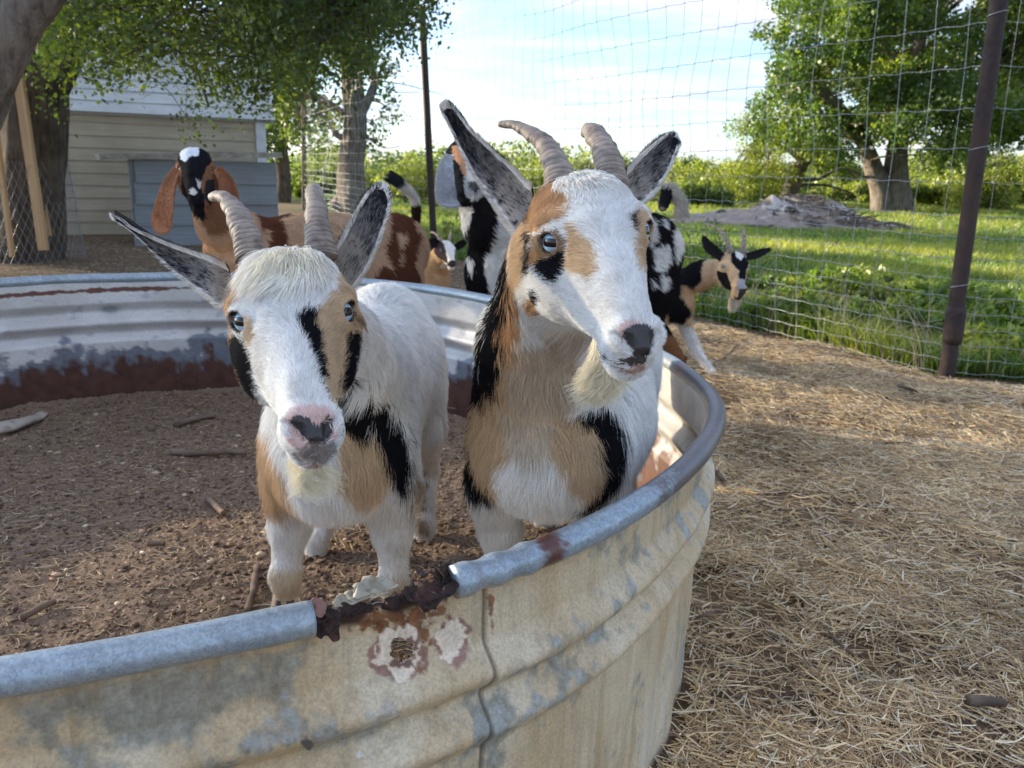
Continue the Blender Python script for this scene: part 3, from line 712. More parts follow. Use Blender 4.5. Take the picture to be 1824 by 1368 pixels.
def mat_leaf(name, cols, tr=.45):
    m = M_(name); g = m.n('ShaderNodeObjectInfo'); at_ = m.attr('coat')
    d = m.n('ShaderNodeBsdfDiffuse'); t = m.n('ShaderNodeBsdfTranslucent'); gl = m.n('ShaderNodeBsdfGlossy'); gl.inputs['Roughness'].default_value = .45
    m.l(at_, d.inputs[0]); tc_ = m.mix(1.0, at_, (1.5, 1.6, .55), 'MULTIPLY'); m.l(tc_, t.inputs[0])
    s = m.n('ShaderNodeMixShader'); s.inputs[0].default_value = tr; m.l(d.outputs[0], s.inputs[1]); m.l(t.outputs[0], s.inputs[2])
    s2_ = m.n('ShaderNodeMixShader'); s2_.inputs[0].default_value = .04; m.l(s.outputs[0], s2_.inputs[1]); m.l(gl.outputs[0], s2_.inputs[2])
    m.l(s2_.outputs[0], m.o.inputs[0]); return m.m
LEAF = mat_leaf('leaf', None)
def mat_bark(name, a, b, sc=1.0):
    m = M_(name); v = m.coord('Object', (9 * sc, 9 * sc, 1.3 * sc)); n = m.noise(v, 2.2, 6, .65, .4); v2 = m.coord('Object'); n2 = m.noise(v2, 5, 4)
    c = m.ramp(n, [(.32, tuple(x * .35 for x in a)), (.5, a), (.72, b)])
    m.set(Base_Color=m.mix(m.ramp(n2, [(.4, 0.0), (.65, .6)]), c, b), Roughness=.95, Specular_IOR_Level=.1); m.bump(n, 1.0, .05 / sc); return m.m
BARK = mat_bark('bark', (.15, .125, .105), (.27, .235, .20))
BARK_D = mat_bark('bark_dark', (.085, .065, .050), (.17, .14, .11))
m_ = M_('rusty_pipe'); v = m_.coord(); m_.set(Base_Color=m_.mix(m_.ramp(m_.noise(v, 5, 5, .6), [(.4, 0.0), (.62, 1.0)]), m_.ramp(m_.noise(v, 40, 5, .6), [(.3, (.028, .018, .017)), (.7, (.050, .038, .036))]), (.062, .036, .028)), Roughness=.8, Metallic=.15); m_.bump(m_.noise(v, 120, 5), .5, .003); PIPE = m_.m
m_ = M_('fence_wire'); m_.set(Base_Color=(.36, .38, .40), Roughness=.45, Metallic=.7); WIRE = m_.m
def mat_wood(name, a, b, ax=2):
    m = M_(name); sc = [14, 14, 14]; sc[ax] = .8; v = m.coord('Object', tuple(sc)); n = m.noise(v, 1.6, 6, .6, .6); v2 = m.coord('Object'); k = m.noise(v2, 3.5, 2)
    m.set(Base_Color=m.mix(m.ramp(k, [(.58, 0.0), (.70, .7)]), m.ramp(n, [(.3, a), (.7, b)]), tuple(x * .5 for x in a)), Roughness=.8, Specular_IOR_Level=.2); m.bump(n, .3, .005); return m.m
LUMBER = mat_wood('lumber', (.36, .22, .11), (.56, .38, .21))
STICK = mat_wood('stick_bark', (.09, .06, .045), (.24, .175, .13), 0)
def mat_siding(name, a, b, dirt, ax=0):
    m = M_(name); sc = [10, 10, 60]; v = m.coord('Object', (1.2, 1.2, 22)); n = m.noise(v, 2.0, 6, .62); v2 = m.coord('Object'); n2 = m.noise(v2, 1.1, 5, .6)
    m.set(Base_Color=m.mix(m.ramp(n2, [(.38, 0.0), (.68, .65)]), m.ramp(n, [(.3, a), (.7, b)]), dirt), Roughness=.75, Specular_IOR_Level=.25); m.bump(n, .25, .006); return m.m
SID_TAN = mat_siding('tan_siding', (.44, .375, .275), (.58, .51, .39), (.30, .25, .18))
SID_ROOF = mat_siding('pale_roof_board', (.55, .57, .58), (.74, .76, .78), (.36, .36, .34))
SID_GREY = mat_siding('grey_panel', (.225, .245, .265), (.31, .335, .36), (.19, .165, .14))
m_ = M_('white_paint'); v = m_.coord(); m_.set(Base_Color=m_.ramp(m_.noise(v, 8, 5), [(.3, (.55, .57, .60)), (.7, (.75, .77, .80))]), Roughness=.6); WHITEP = m_.m
m_ = M_('weathered_board'); v = m_.coord('Object', (1, 12, 12)); m_.set(Base_Color=m_.ramp(m_.noise(v, 2, 5), [(.3, (.24, .21, .17)), (.7, (.45, .42, .37))]), Roughness=.85); WBOARD = m_.m

# ================================================================== ground
FA, FB, FC, FD = np.array([6.6, 3.2]), np.array([2.39, 4.29]), np.array([-.98, 9.8]), np.array([-4.75, 18.2])     # fence line
TC, TR, RIM = np.array([-.8355, 1.6964]), 1.234, .61
def fence_side(x, y):
    "positive inside the pen"
    x = np.asarray(x, float); y = np.asarray(y, float); d = np.full(np.broadcast(x, y).shape, 1e9)
    def half(a, b):
        n = np.array([-(b - a)[1], (b - a)[0]]); n = n / np.linalg.norm(n); return (x - a[0]) * n[0] + (y - a[1]) * n[1]
    h1 = half(FA, FB); h2 = half(FB, FC); h3 = half(FC, FD)
    s = np.maximum(h1, h2); return np.where(y > FC[1], h3, s)
def ground_z(x, y):
    P = np.stack([x, y], -1); z = .010 * fbm(P, 1.3, 3, 3) + .006 * vnoise(P, 6, 4)
    far = np.clip((np.hypot(x, y) - 8) / 20, 0, 1); z = z + far * .10 * fbm(P, .12, 3, 7)
    d = np.hypot(x - TC[0], y - TC[1]); z = np.where(d < TR + .5, z * .6, z)
    stw = straw_w(x, y); z = z + stw * (.035 + .045 * fbm(P, 3.0, 3, 12))
    return z
def straw_w(x, y):
    P = np.stack([x, y], -1); fs = fence_side(x, y); n = fbm(P, .9, 3, 77)
    w = np.clip((fs - .02 + .25 * vnoise(P, 2.4, 41)) / .25, 0, 1)
    # straw thins out to the left of the pen, and close to the tank
    w = w * np.clip((x - (-.55 + .10 * (y - 3)) + .5 * n) / .8, 0, 1) * np.clip((12 - y) / 3, 0, 1)
    return w
g1 = np.concatenate([-np.geomspace(3.2, 900, 46)[::-1], np.linspace(-3, 8, 300), np.geomspace(8.2, 900, 46)])
g2 = np.concatenate([-np.geomspace(1.6, 300, 16)[::-1], np.linspace(-1.5, 13, 380), np.geomspace(13.3, 1500, 60)])
X, Y = np.meshgrid(g1, g2, indexing='ij'); Z = ground_z(X, Y); V = np.stack([X, Y, Z], -1).reshape(-1, 3)
i = np.arange(len(g1) - 1)[:, None]; j = np.arange(len(g2) - 1)[None]; a = (i * len(g2) + j).ravel(); Q = np.stack([a, a + len(g2), a + len(g2) + 1, a + 1], 1)
fs = fence_side(V[:, 0], V[:, 1]); P = V[:, :2]
wg = np.clip((-fs + .05 + .25 * vnoise(P, 1.5, 5)) / .3, 0, 1); ws = straw_w(V[:, 0], V[:, 1]); dirt = np.array((.155, .108, .075)); n1 = fbm(P, 1.1, 4, 8)[:, None]; n5 = fbm(P, 9, 3, 9)[:, None]
col = dirt * (1 + .35 * n1 + .35 * n5); col = col * (1 - ws[:, None]) + ws[:, None] * np.array((.20, .14, .09)) * (1 + .5 * n5)
gr = np.array((.065, .105, .030)) * (1 + .35 * n1) + np.clip(n1, 0, 1) * np.array((.08, .07, .02)); col = col * (1 - wg[:, None]) + gr * wg[:, None]
m_ = M_('ground'); v = m_.coord('Object'); n2 = m_.noise(v, 60, 6, .65)
m_.set(Base_Color=m_.mix(1.0, m_.attr('coat'), m_.ramp(n2, [(.3, (.55, .55, .55)), (.7, (1.5, 1.5, 1.5))]), 'MULTIPLY'), Roughness=.95, Specular_IOR_Level=.1); m_.bump(n2, .7, .015)
tag(mesh_obj('ground', V, Q, m_.m, cols=np.clip(col, .01, .9)), 'bare dirt yard and grassy field', kind='structure')

# ================================================================== stock tank
dr_tab = np.array([(-180, -.02), (-110, -.025), (-69, -.025), (-61, -.021), (-58, -.015), (-50, .003), (-42, .013), (-35, .011), (-29, .009), (-19, .012), (-14, .009), (-10, 0), (-6, -.014), (-2, -.027), (2, -.040), (8, -.058), (25, -.085), (48, -.090), (66, -.044), (90, -.015), (110, -.002), (133, -.010), (150, -.01), (180, -.02)])
_ang = np.radians(dr_tab[:, 0]); _fine = np.linspace(-np.pi, np.pi, 721); _d = np.interp(_fine, _ang, dr_tab[:, 1]); _k = np.exp(-.5 * (np.arange(-24, 25) / 6.) ** 2); _k /= _k.sum(); _d = np.convolve(np.pad(_d[:-1], 24, mode='wrap'), _k, 'valid'); _d = np.append(_d, _d[0])
def tank_r(th): return TR + np.interp((th + np.pi) % (2 * np.pi) - np.pi, _fine, _d)
def wall_off(dz, th):
    "sideways shape of the sheet, dz metres below the rim"
    b = lambda c, w: np.where(np.abs(dz - c) < w, .5 + .5 * np.cos(np.pi * (dz - c) / w), 0)
    o = .021 * b(.118, .036) + .019 * b(.192, .034) - .004 * b(.155, .02)
    o = o + .004 * np.cos(th * 46) * np.clip((dz - .26) / .1, 0, 1) - .025 * np.clip(dz - .25, 0, 1)
    o = o + .004 * vnoise(np.stack([th * 3, dz * 5], -1), 1.0, 61) + .0015 * vnoise(np.stack([th * 22, dz * 22], -1), 1.0, 62)
    return o - .008
def angle_px(u, v, z=RIM):
    p = atz(u, v, z); return math.atan2(p[1] - TC[1], p[0] - TC[0])
T1, T2 = angle_px(556, 1100), angle_px(812, 1040)      # torn gap of the rim
TH = []
nth = 1500; th = np.concatenate([np.linspace(-math.pi, -1.25, 160)[:-1], np.linspace(-1.25, -.2, 760)[:-1], np.linspace(-.2, math.pi, 520)])[:-1]
dz = np.concatenate([np.linspace(.004, .28, 150), np.linspace(.288, .60, 50)])
TT, DZ = np.meshgrid(th, dz, indexing='ij')
seam = angle_px(877, 1019)
dzs = DZ.copy()
tear = np.where((TT > T1) & (TT < T2), 1.0, 0) * (.003 + .005 * (vnoise(np.stack([TT * 60, TT * 0], -1), 1, 3) + .6))
dzs = DZ + tear * np.clip(1 - DZ / .08, 0, 1)
OFF = wall_off(DZ, TT)
rr = tank_r(TT) + OFF
# the sheet's end laps over at the seam
lap = np.where((TT > seam) & (TT < seam + .35), np.clip(1 - (TT - seam) / .35, 0, 1) * .005, 0)
def surf(off): return np.stack([TC[0] + (rr + off) * np.cos(TT), TC[1] + (rr + off) * np.sin(TT), RIM - dzs], -1).reshape(-1, 3)
Vo = surf(lap); Vi = surf(-.0022)
nz_ = len(dz); i = np.arange(len(th))[:, None]; j = np.arange(nz_ - 1)[None]; i2 = (i + 1) % len(th)
Q = np.stack([i * nz_ + j, i * nz_ + j + 1, i2 * nz_ + j + 1, i2 * nz_ + j], -1).reshape(-1, 4)
# rust hole
px = proj(Vo); hole = np.array([(700, 1140), (712, 1136), (722, 1142), (737, 1150), (733, 1162), (738, 1170), (726, 1176), (714, 1180), (706, 1172), (696, 1166), (699, 1154)], float)
front = (Vo[:, 1] < 1.3)
hm = in_poly(px, hole) & front
keepq = ~hm[Q].any(1)
seamq = (np.repeat((th[:, None] > seam - .0002), nz_ - 1, 1) & np.repeat((th[:, None] < seam + .0030), nz_ - 1, 1)).reshape(-1)
Qo = Q[keepq]; Qi = Q[keepq][:, ::-1]
# ---- outside paint: layers baked as colours on the sheet
def h01(x): return np.clip(x, 0, 1)
Pn = Vo.copy(); nA = fbm(Pn, 13, 6, 101); nB = fbm(Pn, 48, 5, 102); nC = fbm(Pn * (1, 1, .18), 40, 4, 103); nD = fbm(Pn * (1, 1, .25), 9, 4, 104); nE = vnoise(Pn, 150, 105)
flat_dz = DZ.ravel(); tha = TT.ravel()
cre = np.array((.57, .43, .26)); cre2 = np.array((.66, .56, .40)); gry = np.array((.25, .25, .21)); blu = np.array((.36, .39, .39))
co = cre * (1 + .14 * nB[:, None] + .1 * nC[:, None]); w = h01((nD + .12) * 2.2)[:, None]; co = co * (1 - w) + cre2 * w * (1 + .08 * nB[:, None])
# grey wear: strong on the upper band and on crests, more to the left
crest = np.exp(-((flat_dz - .118) / .022) ** 2) + .8 * np.exp(-((flat_dz - .192) / .02) ** 2)
upper = np.exp(-((flat_dz - .055) / .035) ** 2)
left = h01((-.95 - tha) * 5 + .4)
right = h01((tha + .62) * 4)
g = nA * 1.3 + nB * .9 + upper * (.55 * left + .05) + .10 * left - .22 + .25 * nC
w = h01(g * 2.6)[:, None] * .8; co = co * (1 - w) + gry * (1.0 + .3 * nE[:, None]) * w
g = nA * .7 + nB * 1.2 + crest * (.22 + .45 * right) - .46 + .3 * nE; w = h01(g * 3.0)[:, None] * .6; co = co * (1 - w) + blu * w * (1 + .2 * nE[:, None])
g = h01((flat_dz - .25) * 8) * (nC * 1.1 + .1); w = h01(g)[:, None] * .55; co = co * (1 - w) + np.array((.66, .63, .56)) * w
g = h01(nB * 1.5 - .35 + vnoise(Pn * (1, 1, .1), 60, 108) * .6)[:, None] * .35; co = co * (1 - g) + np.array((.42, .27, .14)) * g
under = np.exp(-((flat_dz - .02) / .012) ** 2)[:, None] * .55; co = co * (1 - under) + np.array((.50, .32, .15)) * under
# rust under the torn rim, patched spots
hc = np.array([715., 1158.]); pxo = px
def blob(c, rx, ry, ang=0, amp=.22, seed=0, sc=.05):
    d = pxo - np.array(c); ca, sa = math.cos(ang), math.sin(ang); x = (d[:, 0] * ca + d[:, 1] * sa) / rx; y = (-d[:, 0] * sa + d[:, 1] * ca) / ry
    return np.where(front, np.hypot(x, y) + amp * vnoise(pxo * sc, 1, seed) + .5 * amp * vnoise(pxo * sc * 3, 1, seed + 1), 9)
rust = np.array((.20, .075, .028)); rustd = np.array((.055, .026, .018)); filler = np.array((.82, .69, .54)); pinkr = np.array((.33, .19, .15))
for (c, rx, ry, k, sd) in (((690, 1098), 70, 22, 1.6, 1), ((740, 1120), 30, 34, 1.3, 2), ((660, 1110), 30, 18, 1.5, 3), ((770, 1095), 36, 14, 1.4, 5), ((745, 1170), 22, 26, 1.6, 6), ((876, 1080), 5, 32, .5, 7)):
    b_ = blob(c, rx, ry, 0, .75, sd, .09); w = h01((1 - b_) * 2.2)[:, None] * .9; co = co * (1 - w) + rust * (1 + .5 * nE[:, None]) * w
b_ = np.where(front & (tha > T1) & (tha < T2), flat_dz / (.016 + .010 * vnoise(np.stack([tha * 40, tha * 0], -1), 1, 9)), 9); w = h01((1.15 - b_) * 2)[:, None]; co = co * (1 - w) + rustd * w
for (c, rx, ry, sd) in (((706, 1163), 50, 50, 11), ((806, 1143), 34, 42, 12)):
    b_ = blob(c, rx, ry, .3, .22, sd, .05); w = h01((1 - b_) * 9)[:, None]; co = co * (1 - w) + pinkr * (1 + .3 * nB[:, None]) * w
    b_ = blob(c, rx - 7, ry - 5, .3, .42, sd + 3, .045); w = h01((1 - b_) * 14)[:, None]; co = co * (1 - w) + filler * (1 + .12 * nB[:, None]) * w
b_ = blob((720, 1160), 27, 30, 0, .5, 19, .06); w = h01((1 - b_) * 5)[:, None]; co = co * (1 - w) + pinkr * .7 * w
sw = np.exp(-((tha - seam + .0006) / .0011) ** 2)[:, None] * (.9); co = co * (1 - sw) + np.array((.03, .018, .012)) * sw
b_ = blob((546, 1322), 13, 12, 0, .5, 23, .06); w = h01((1 - b_) * 5)[:, None]; co = co * (1 - w) + np.array((.12, .12, .12)) * w
b_ = blob((640, 1344), 6, 6, 0, .2, 24, .06); w = h01((1 - b_) * 5)[:, None]; co = co * (1 - w) + np.array((.7, .66, .6)) * w
co_o = np.clip(co, .01, .85)
# ---- inside: white-grey zinc, scratches, blue-grey band and rust at the soil
dzi = flat_dz; ci = np.tile(np.array((.60, .585, .56)), (len(Vi), 1)) * (1 + .10 * nB[:, None]); w = h01(nA * 2.5 + .2)[:, None] * .5; ci = ci * (1 - w) + np.array((.46, .43, .39)) * w
w = h01((nB + .6 * vnoise(Pn * (3, 3, 14), 9, 121) - .42) * 4)[:, None] * .5; ci = ci * (1 - w) + np.array((.24, .27, .32)) * w
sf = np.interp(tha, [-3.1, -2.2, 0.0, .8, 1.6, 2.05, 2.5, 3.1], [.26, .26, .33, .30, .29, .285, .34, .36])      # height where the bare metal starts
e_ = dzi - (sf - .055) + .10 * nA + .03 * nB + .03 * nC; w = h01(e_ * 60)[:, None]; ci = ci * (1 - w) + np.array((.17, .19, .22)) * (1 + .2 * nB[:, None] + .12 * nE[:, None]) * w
e_ = dzi - (sf - .012) + .085 * nA + .07 * nC + .05 * nB; w = h01(e_ * 30)[:, None]; ci = ci * (1 - w) + np.array((.085, .036, .024)) * (1 + .5 * nB[:, None]) * w
e_ = np.exp(-((dzi - .040) / .010) ** 2) * h01((tha - 1.6) * 3) + nB * .55 + nE * .2 - .55; w = h01(e_ * 5)[:, None]; ci = ci * (1 - w) + np.array((.13, .055, .035)) * w
# right end of the tank: rust climbs
e_ = np.exp(-((tha + .12) / .45) ** 2) * h01((dzi - .13) * 9) * 1.1 + nB * .6 + nC * .4 - .55; w = h01(e_ * 3)[:, None] * .9; ci = ci * (1 - w) + np.array((.19, .085, .055)) * w
dark_oval = np.exp(-(((proj(Vi) - (196, 551)) / (15, 7)) ** 2).sum(1)); w = h01(dark_oval * 1.6)[:, None] * .7 * (Vi[:, 1] > 1.8)[:, None]; ci = ci * (1 - w) + np.array((.16, .18, .18)) * w  # small dark grey oval coloured on the far inner wall
ci = np.clip(ci, .01, .85)
m_ = M_('tank_outside'); v = m_.coord(); n = m_.noise(v, 70, 5, .6); vs_ = m_.coord('Object', (1, 1, .12)); k_ = m_.mix(1.0, m_.ramp(m_.noise(v, 260, 4, .65), [(.3, (.74, .75, .76)), (.55, (1.03, 1.02, 1.0)), (.72, (1.16, 1.14, 1.1))]), m_.ramp(m_.noise(vs_, 55, 5, .7), [(.34, (.80, .79, .76)), (.5, (1.0, 1.0, 1.0)), (.68, (1.08, 1.08, 1.1))]), 'MULTIPLY'); m_.set(Base_Color=m_.mix(1.0, m_.attr('coat'), k_, 'MULTIPLY'), Roughness=.55, Specular_IOR_Level=.4); m_.bump(n, .25, .003); TOUT = m_.m
m_ = M_('tank_inside'); v = m_.coord(); n = m_.noise(v, 60, 5, .6); m_.set(Base_Color=m_.mix(1.0, m_.attr('coat'), m_.ramp(m_.noise(v, 260, 3), [(.3, (.86, .86, .86)), (.7, (1.12, 1.12, 1.12))]), 'MULTIPLY'), Roughness=.5, Metallic=.15); m_.bump(n, .25, .003); TIN = m_.m
tank = tag(empty('stock_tank', (TC[0], TC[1], 0)), 'round galvanized stock tank with a torn rusty rim, filled with soil', 'stock tank')
mesh_obj('outer_wall', Vo, Qo, TOUT, tank, cols=co_o); mesh_obj('inner_wall', Vi, Qi, TIN, tank, cols=ci)
# bottom edge ring
# rim tube
def rim_path(a0, a1, n):
    t_ = np.linspace(a0, a1, n); r_ = tank_r(t_) + .002; P = np.stack([TC[0] + r_ * np.cos(t_), TC[1] + r_ * np.sin(t_), np.full(n, RIM) + .0015 * vnoise(np.stack([t_ * 6, t_ * 0], -1), 1, 5)], 1); return t_, P
t_, Pr = rim_path(T2, T1 + 2 * math.pi, 1500)
rad = .0168 + .0006 * vnoise(np.stack([t_ * 20, t_ * 0], -1), 1, 6)
hb = angle_px(880, 1015); hb2 = angle_px(940, 992)
z_ = h01((t_ - T2) / .01) * h01((hb2 + .02 - t_) / .02); rad = rad + z_ * .0016 * np.sin((t_ - T2) * 190)
V, F = tube(Pr, rad, 26)
tv = np.concatenate([np.repeat(t_, 26), [t_[0], t_[-1]]]); nb = fbm(V, 18, 5, 131); ns = vnoise(V, 260, 133); nl = fbm(V, 5, 3, 134)
cr_ = np.array((.30, .36, .41)) * (1 + .22 * ns[:, None] + .25 * nb[:, None]); w = h01(nl * 2 + .1)[:, None] * .5; cr_ = cr_ * (1 - w) + np.array((.42, .44, .43)) * w
def band(a, b, soft): tt_ = (tv + np.pi) % (2 * np.pi) - np.pi; return h01((tt_ - a) / soft + .5 + 3 * nb + ns) * h01((b - tt_) / soft + .5 + 3 * nb + ns)
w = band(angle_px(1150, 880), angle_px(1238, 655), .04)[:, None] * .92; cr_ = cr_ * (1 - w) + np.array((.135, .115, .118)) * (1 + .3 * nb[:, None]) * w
w = band(angle_px(952, 992), angle_px(988, 975), .008)[:, None]; cr_ = cr_ * (1 - w) + np.array((.13, .06, .05)) * (1 + .5 * nb[:, None]) * w
w = h01(nb * 3 - 1.25)[:, None]; cr_ = cr_ * (1 - w) + np.array((.20, .11, .07)) * w
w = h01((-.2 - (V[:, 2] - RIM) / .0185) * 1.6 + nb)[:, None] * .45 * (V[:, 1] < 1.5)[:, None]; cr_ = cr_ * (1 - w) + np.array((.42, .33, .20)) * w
m_ = M_('galvanized_rim'); v = m_.coord(); vo = m_.n('ShaderNodeTexVoronoi'); vo.inputs['Scale'].default_value = 460; m_.l(v, vo.inputs['Vector']); m_.set(Base_Color=m_.mix(.45, m_.attr('coat'), m_.ramp(vo.outputs['Color'], [(.2, (.7, .7, .7)), (.8, (1.35, 1.35, 1.35))]), 'MULTIPLY'), Roughness=.42, Metallic=.35); m_.bump(m_.noise(v, 90, 4), .3, .002); RIMM = m_.m
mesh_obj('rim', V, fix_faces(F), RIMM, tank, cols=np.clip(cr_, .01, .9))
# torn metal at the gap
m_ = M_('torn_rust'); v = m_.coord(); m_.set(Base_Color=m_.mix(m_.ramp(m_.noise(v, 40, 5), [(.5, 0.0), (.68, .7)]), m_.ramp(m_.noise(v, 150, 5), [(.35, (.010, .006, .006)), (.65, (.055, .022, .015))]), (.17, .075, .045)), Roughness=.7); m_.bump(m_.noise(v, 190, 5), 1.0, .006); RUST = m_.m
m_ = M_('cream_edge'); v = m_.coord(); m_.set(Base_Color=m_.ramp(m_.noise(v, 50, 4), [(.3, (.26, .22, .15)), (.7, (.50, .46, .36))]), Roughness=.6); CEDGE = m_.m
def flap(name, a0, a1, inn, out, z0, z1, mat, seed, nu=48, nv=14, curl=.0, jag=.3, wave=.006):
    a_ = np.linspace(a0, a1, nu)[:, None]; s_ = np.linspace(0, 1, nv)[None]
    edge = 1 + jag * (vnoise(np.stack([a_[:, 0] * 45, a_[:, 0] * 0 + seed], -1), 1, seed) + .5 * vnoise(np.stack([a_[:, 0] * 140, a_[:, 0] * 0], -1), 1, seed + 2))[:, None]
    prf = np.sin(np.pi * np.clip(np.linspace(0, 1, nu), .03, .97))[:, None] ** .35
    s2_ = s_ * edge * prf; r_ = tank_r(a_) + inn + (out - inn) * s2_ + curl * np.sin(s2_ * 2.6)
    z = RIM + z0 + (z1 - z0) * s2_ + curl * (1 - np.cos(s2_ * 2.6))
    P = np.stack([TC[0] + r_ * np.cos(a_), TC[1] + r_ * np.sin(a_), z], -1).reshape(-1, 3)
    P = P + wave * np.stack([vnoise(P, 55, seed + 4), vnoise(P, 55, seed + 5), vnoise(P, 70, seed + 6)], 1) * np.tile(s_[0] ** .5, nu)[:, None]
    P = P + .0032 * np.stack([vnoise(P, 170, seed + 7), vnoise(P, 170, seed + 8), vnoise(P, 170, seed + 9)], 1)
    i = np.arange(nu - 1)[:, None]; j = np.arange(nv - 1)[None]; a = (i * nv + j).ravel(); Q = np.stack([a, a + 1, a + nv + 1, a + nv], 1)
    o = mesh_obj(name, P, Q, mat, tank); so = o.modifiers.new('s', 'SOLIDIFY'); so.thickness = .0016; return o
ax = angle_px
tt2 = np.linspace(T1 - .012, T2 + .012, 150); k1 = vnoise(np.stack([tt2 * 55, tt2 * 0], -1), 1, 71); k2 = vnoise(np.stack([tt2 * 130, tt2 * 0], -1), 1, 72)
Pe = np.stack([TC[0] + (tank_r(tt2) - .010 + .004 * k2) * np.cos(tt2), TC[1] + (tank_r(tt2) - .010 + .004 * k2) * np.sin(tt2), RIM - .009 + .004 * k1 + .002 * k2], 1)
V, F = tube(Pe, .0075 + .003 * k1 + .002 * k2, 14, flat=.8); V = V + .0028 * np.stack([vnoise(V, 160, 5), vnoise(V, 160, 6), vnoise(V, 160, 7)], 1); mesh_obj('rusted_edge', V, fix_faces(F), RUST, tank)
flap('torn_sheet', ax(600, 1088), ax(700, 1066), -.008, -.021, .000, .002, CEDGE, 32, jag=.3, wave=.004)
flap('torn_sheet', ax(640, 1078), ax(716, 1066), -.008, -.026, .004, .014, CEDGE, 34, jag=.35, wave=.005)
flap('rusted_flake', T1 - .006, ax(596, 1090), -.002, .019, .006, -.024, RUST, 35, curl=.004, jag=.5, wave=.007)
flap('rusted_flake', T1 - .004, ax(584, 1090), -.014, .010, .014, .003, RUST, 36, jag=.5, wave=.007)
flap('rusted_flake', ax(732, 1068), T2 + .004, -.006, .014, .006, -.010, RUST, 37, curl=.004, jag=.45, wave=.007)
flap('rusted_flake', ax(770, 1058), T2 + .005, -.018, .010, .013, .002, RUST, 38, jag=.5, wave=.008)
flap('rusted_flake', ax(785, 1050), T2 + .003, -.012, .013, .015, -.008, RUST, 39, jag=.5, wave=.008)
o = flap('rusted_flake', T1 - .002, ax(574, 1092), -.004, .008, .014, .006, None, 40, jag=.4, wave=.004); m_ = M_('pink_flake'); m_.set(Base_Color=(.26, .13, .10), Roughness=.6); o.data.materials.append(m_.m)

# ---- soil in the tank
ns_ = 420; ax_ = np.linspace(-1.28, 1.28, ns_); X, Y = np.meshgrid(TC[0] + ax_, TC[1] + ax_, indexing='ij')
def soil_h(X, Y):
    P = np.stack([X, Y], -1); z = soil_z(X, Y) + .010 * fbm(P, 5, 3, 15) + .0065 * fbm(P, 26, 3, 16) + .0045 * np.abs(vnoise(P, 75, 17))
    d = tank_r(np.arctan2(Y - TC[1], X - TC[0])) - np.hypot(X - TC[0], Y - TC[1]); return z + .03 * np.exp(-np.clip(d, 0, 1) / .07)
Z = soil_h(X, Y); V = np.stack([X, Y, Z], -1).reshape(-1, 3); i = np.arange(ns_ - 1)[:, None]; j = np.arange(ns_ - 1)[None]; a = (i * ns_ + j).ravel(); Q = np.stack([a, a + ns_, a + ns_ + 1, a + 1], 1)
ins = np.hypot(V[:, 0] - TC[0], V[:, 1] - TC[1]) < tank_r(np.arctan2(V[:, 1] - TC[1], V[:, 0] - TC[0])) - .02 
Q = Q[ins[Q].all(1)]; tag(mesh_obj('soil', V, Q, SOIL), 'dark crumbly soil filling the stock tank', kind='structure')
def in_tank(n, margin=.05):
    a = rng.random(n) * 2 * np.pi; r = np.sqrt(rng.random(n)) * (tank_r(a) - margin); return TC[0] + r * np.cos(a), TC[1] + r * np.sin(a)
def clods(name, x, y, zf, r0, r1, mat_cols, label):
    n = len(x); ic = bmesh.new(); bmesh.ops.create_icosphere(ic, subdivisions=1, radius=1); b = np.array([v.co[:] for v in ic.verts]); f = np.array([[v.index for v in q.verts] for q in ic.faces]); ic.free()
    rad = r0 * (r1 / r0) ** (rng.random(n) ** 2.2); V = b[None] * rad[:, None, None] * rng.uniform(.55, 1.35, (n, len(b), 1)) * rng.uniform(.5, 1.3, (n, 1, 3)) * (1.25, 1.25, .6)
    z = zf(x, y); V = V + np.stack([x, y, z + rad * .2], -1)[:, None]; F = f[None] + (np.arange(n) * len(b))[:, None, None]
    c = mat_cols[rng.integers(0, len(mat_cols), n)] * rng.uniform(.7, 1.25, (n, 1)); c = np.repeat(c, len(b), 0)
    return tag(mesh_obj(name, V.reshape(-1, 3), F.reshape(-1, 3), STRAND, cols=c), label, kind='stuff')
x, y = in_tank(52000); clods('soil_clods', x, y, soil_h, .0014, .0060, np.array([(.125, .078, .05), (.18, .118, .078), (.22, .152, .105), (.09, .058, .04), (.27, .185, .13)]), 'crumbs of soil and droppings in the tank')
x, y = in_tank(900); clods('wood_chips', x, y, soil_h, .003, .008, np.array([(.42, .30, .19), (.55, .44, .32), (.30, .18, .11)]), 'pale wood chips scattered on the soil')
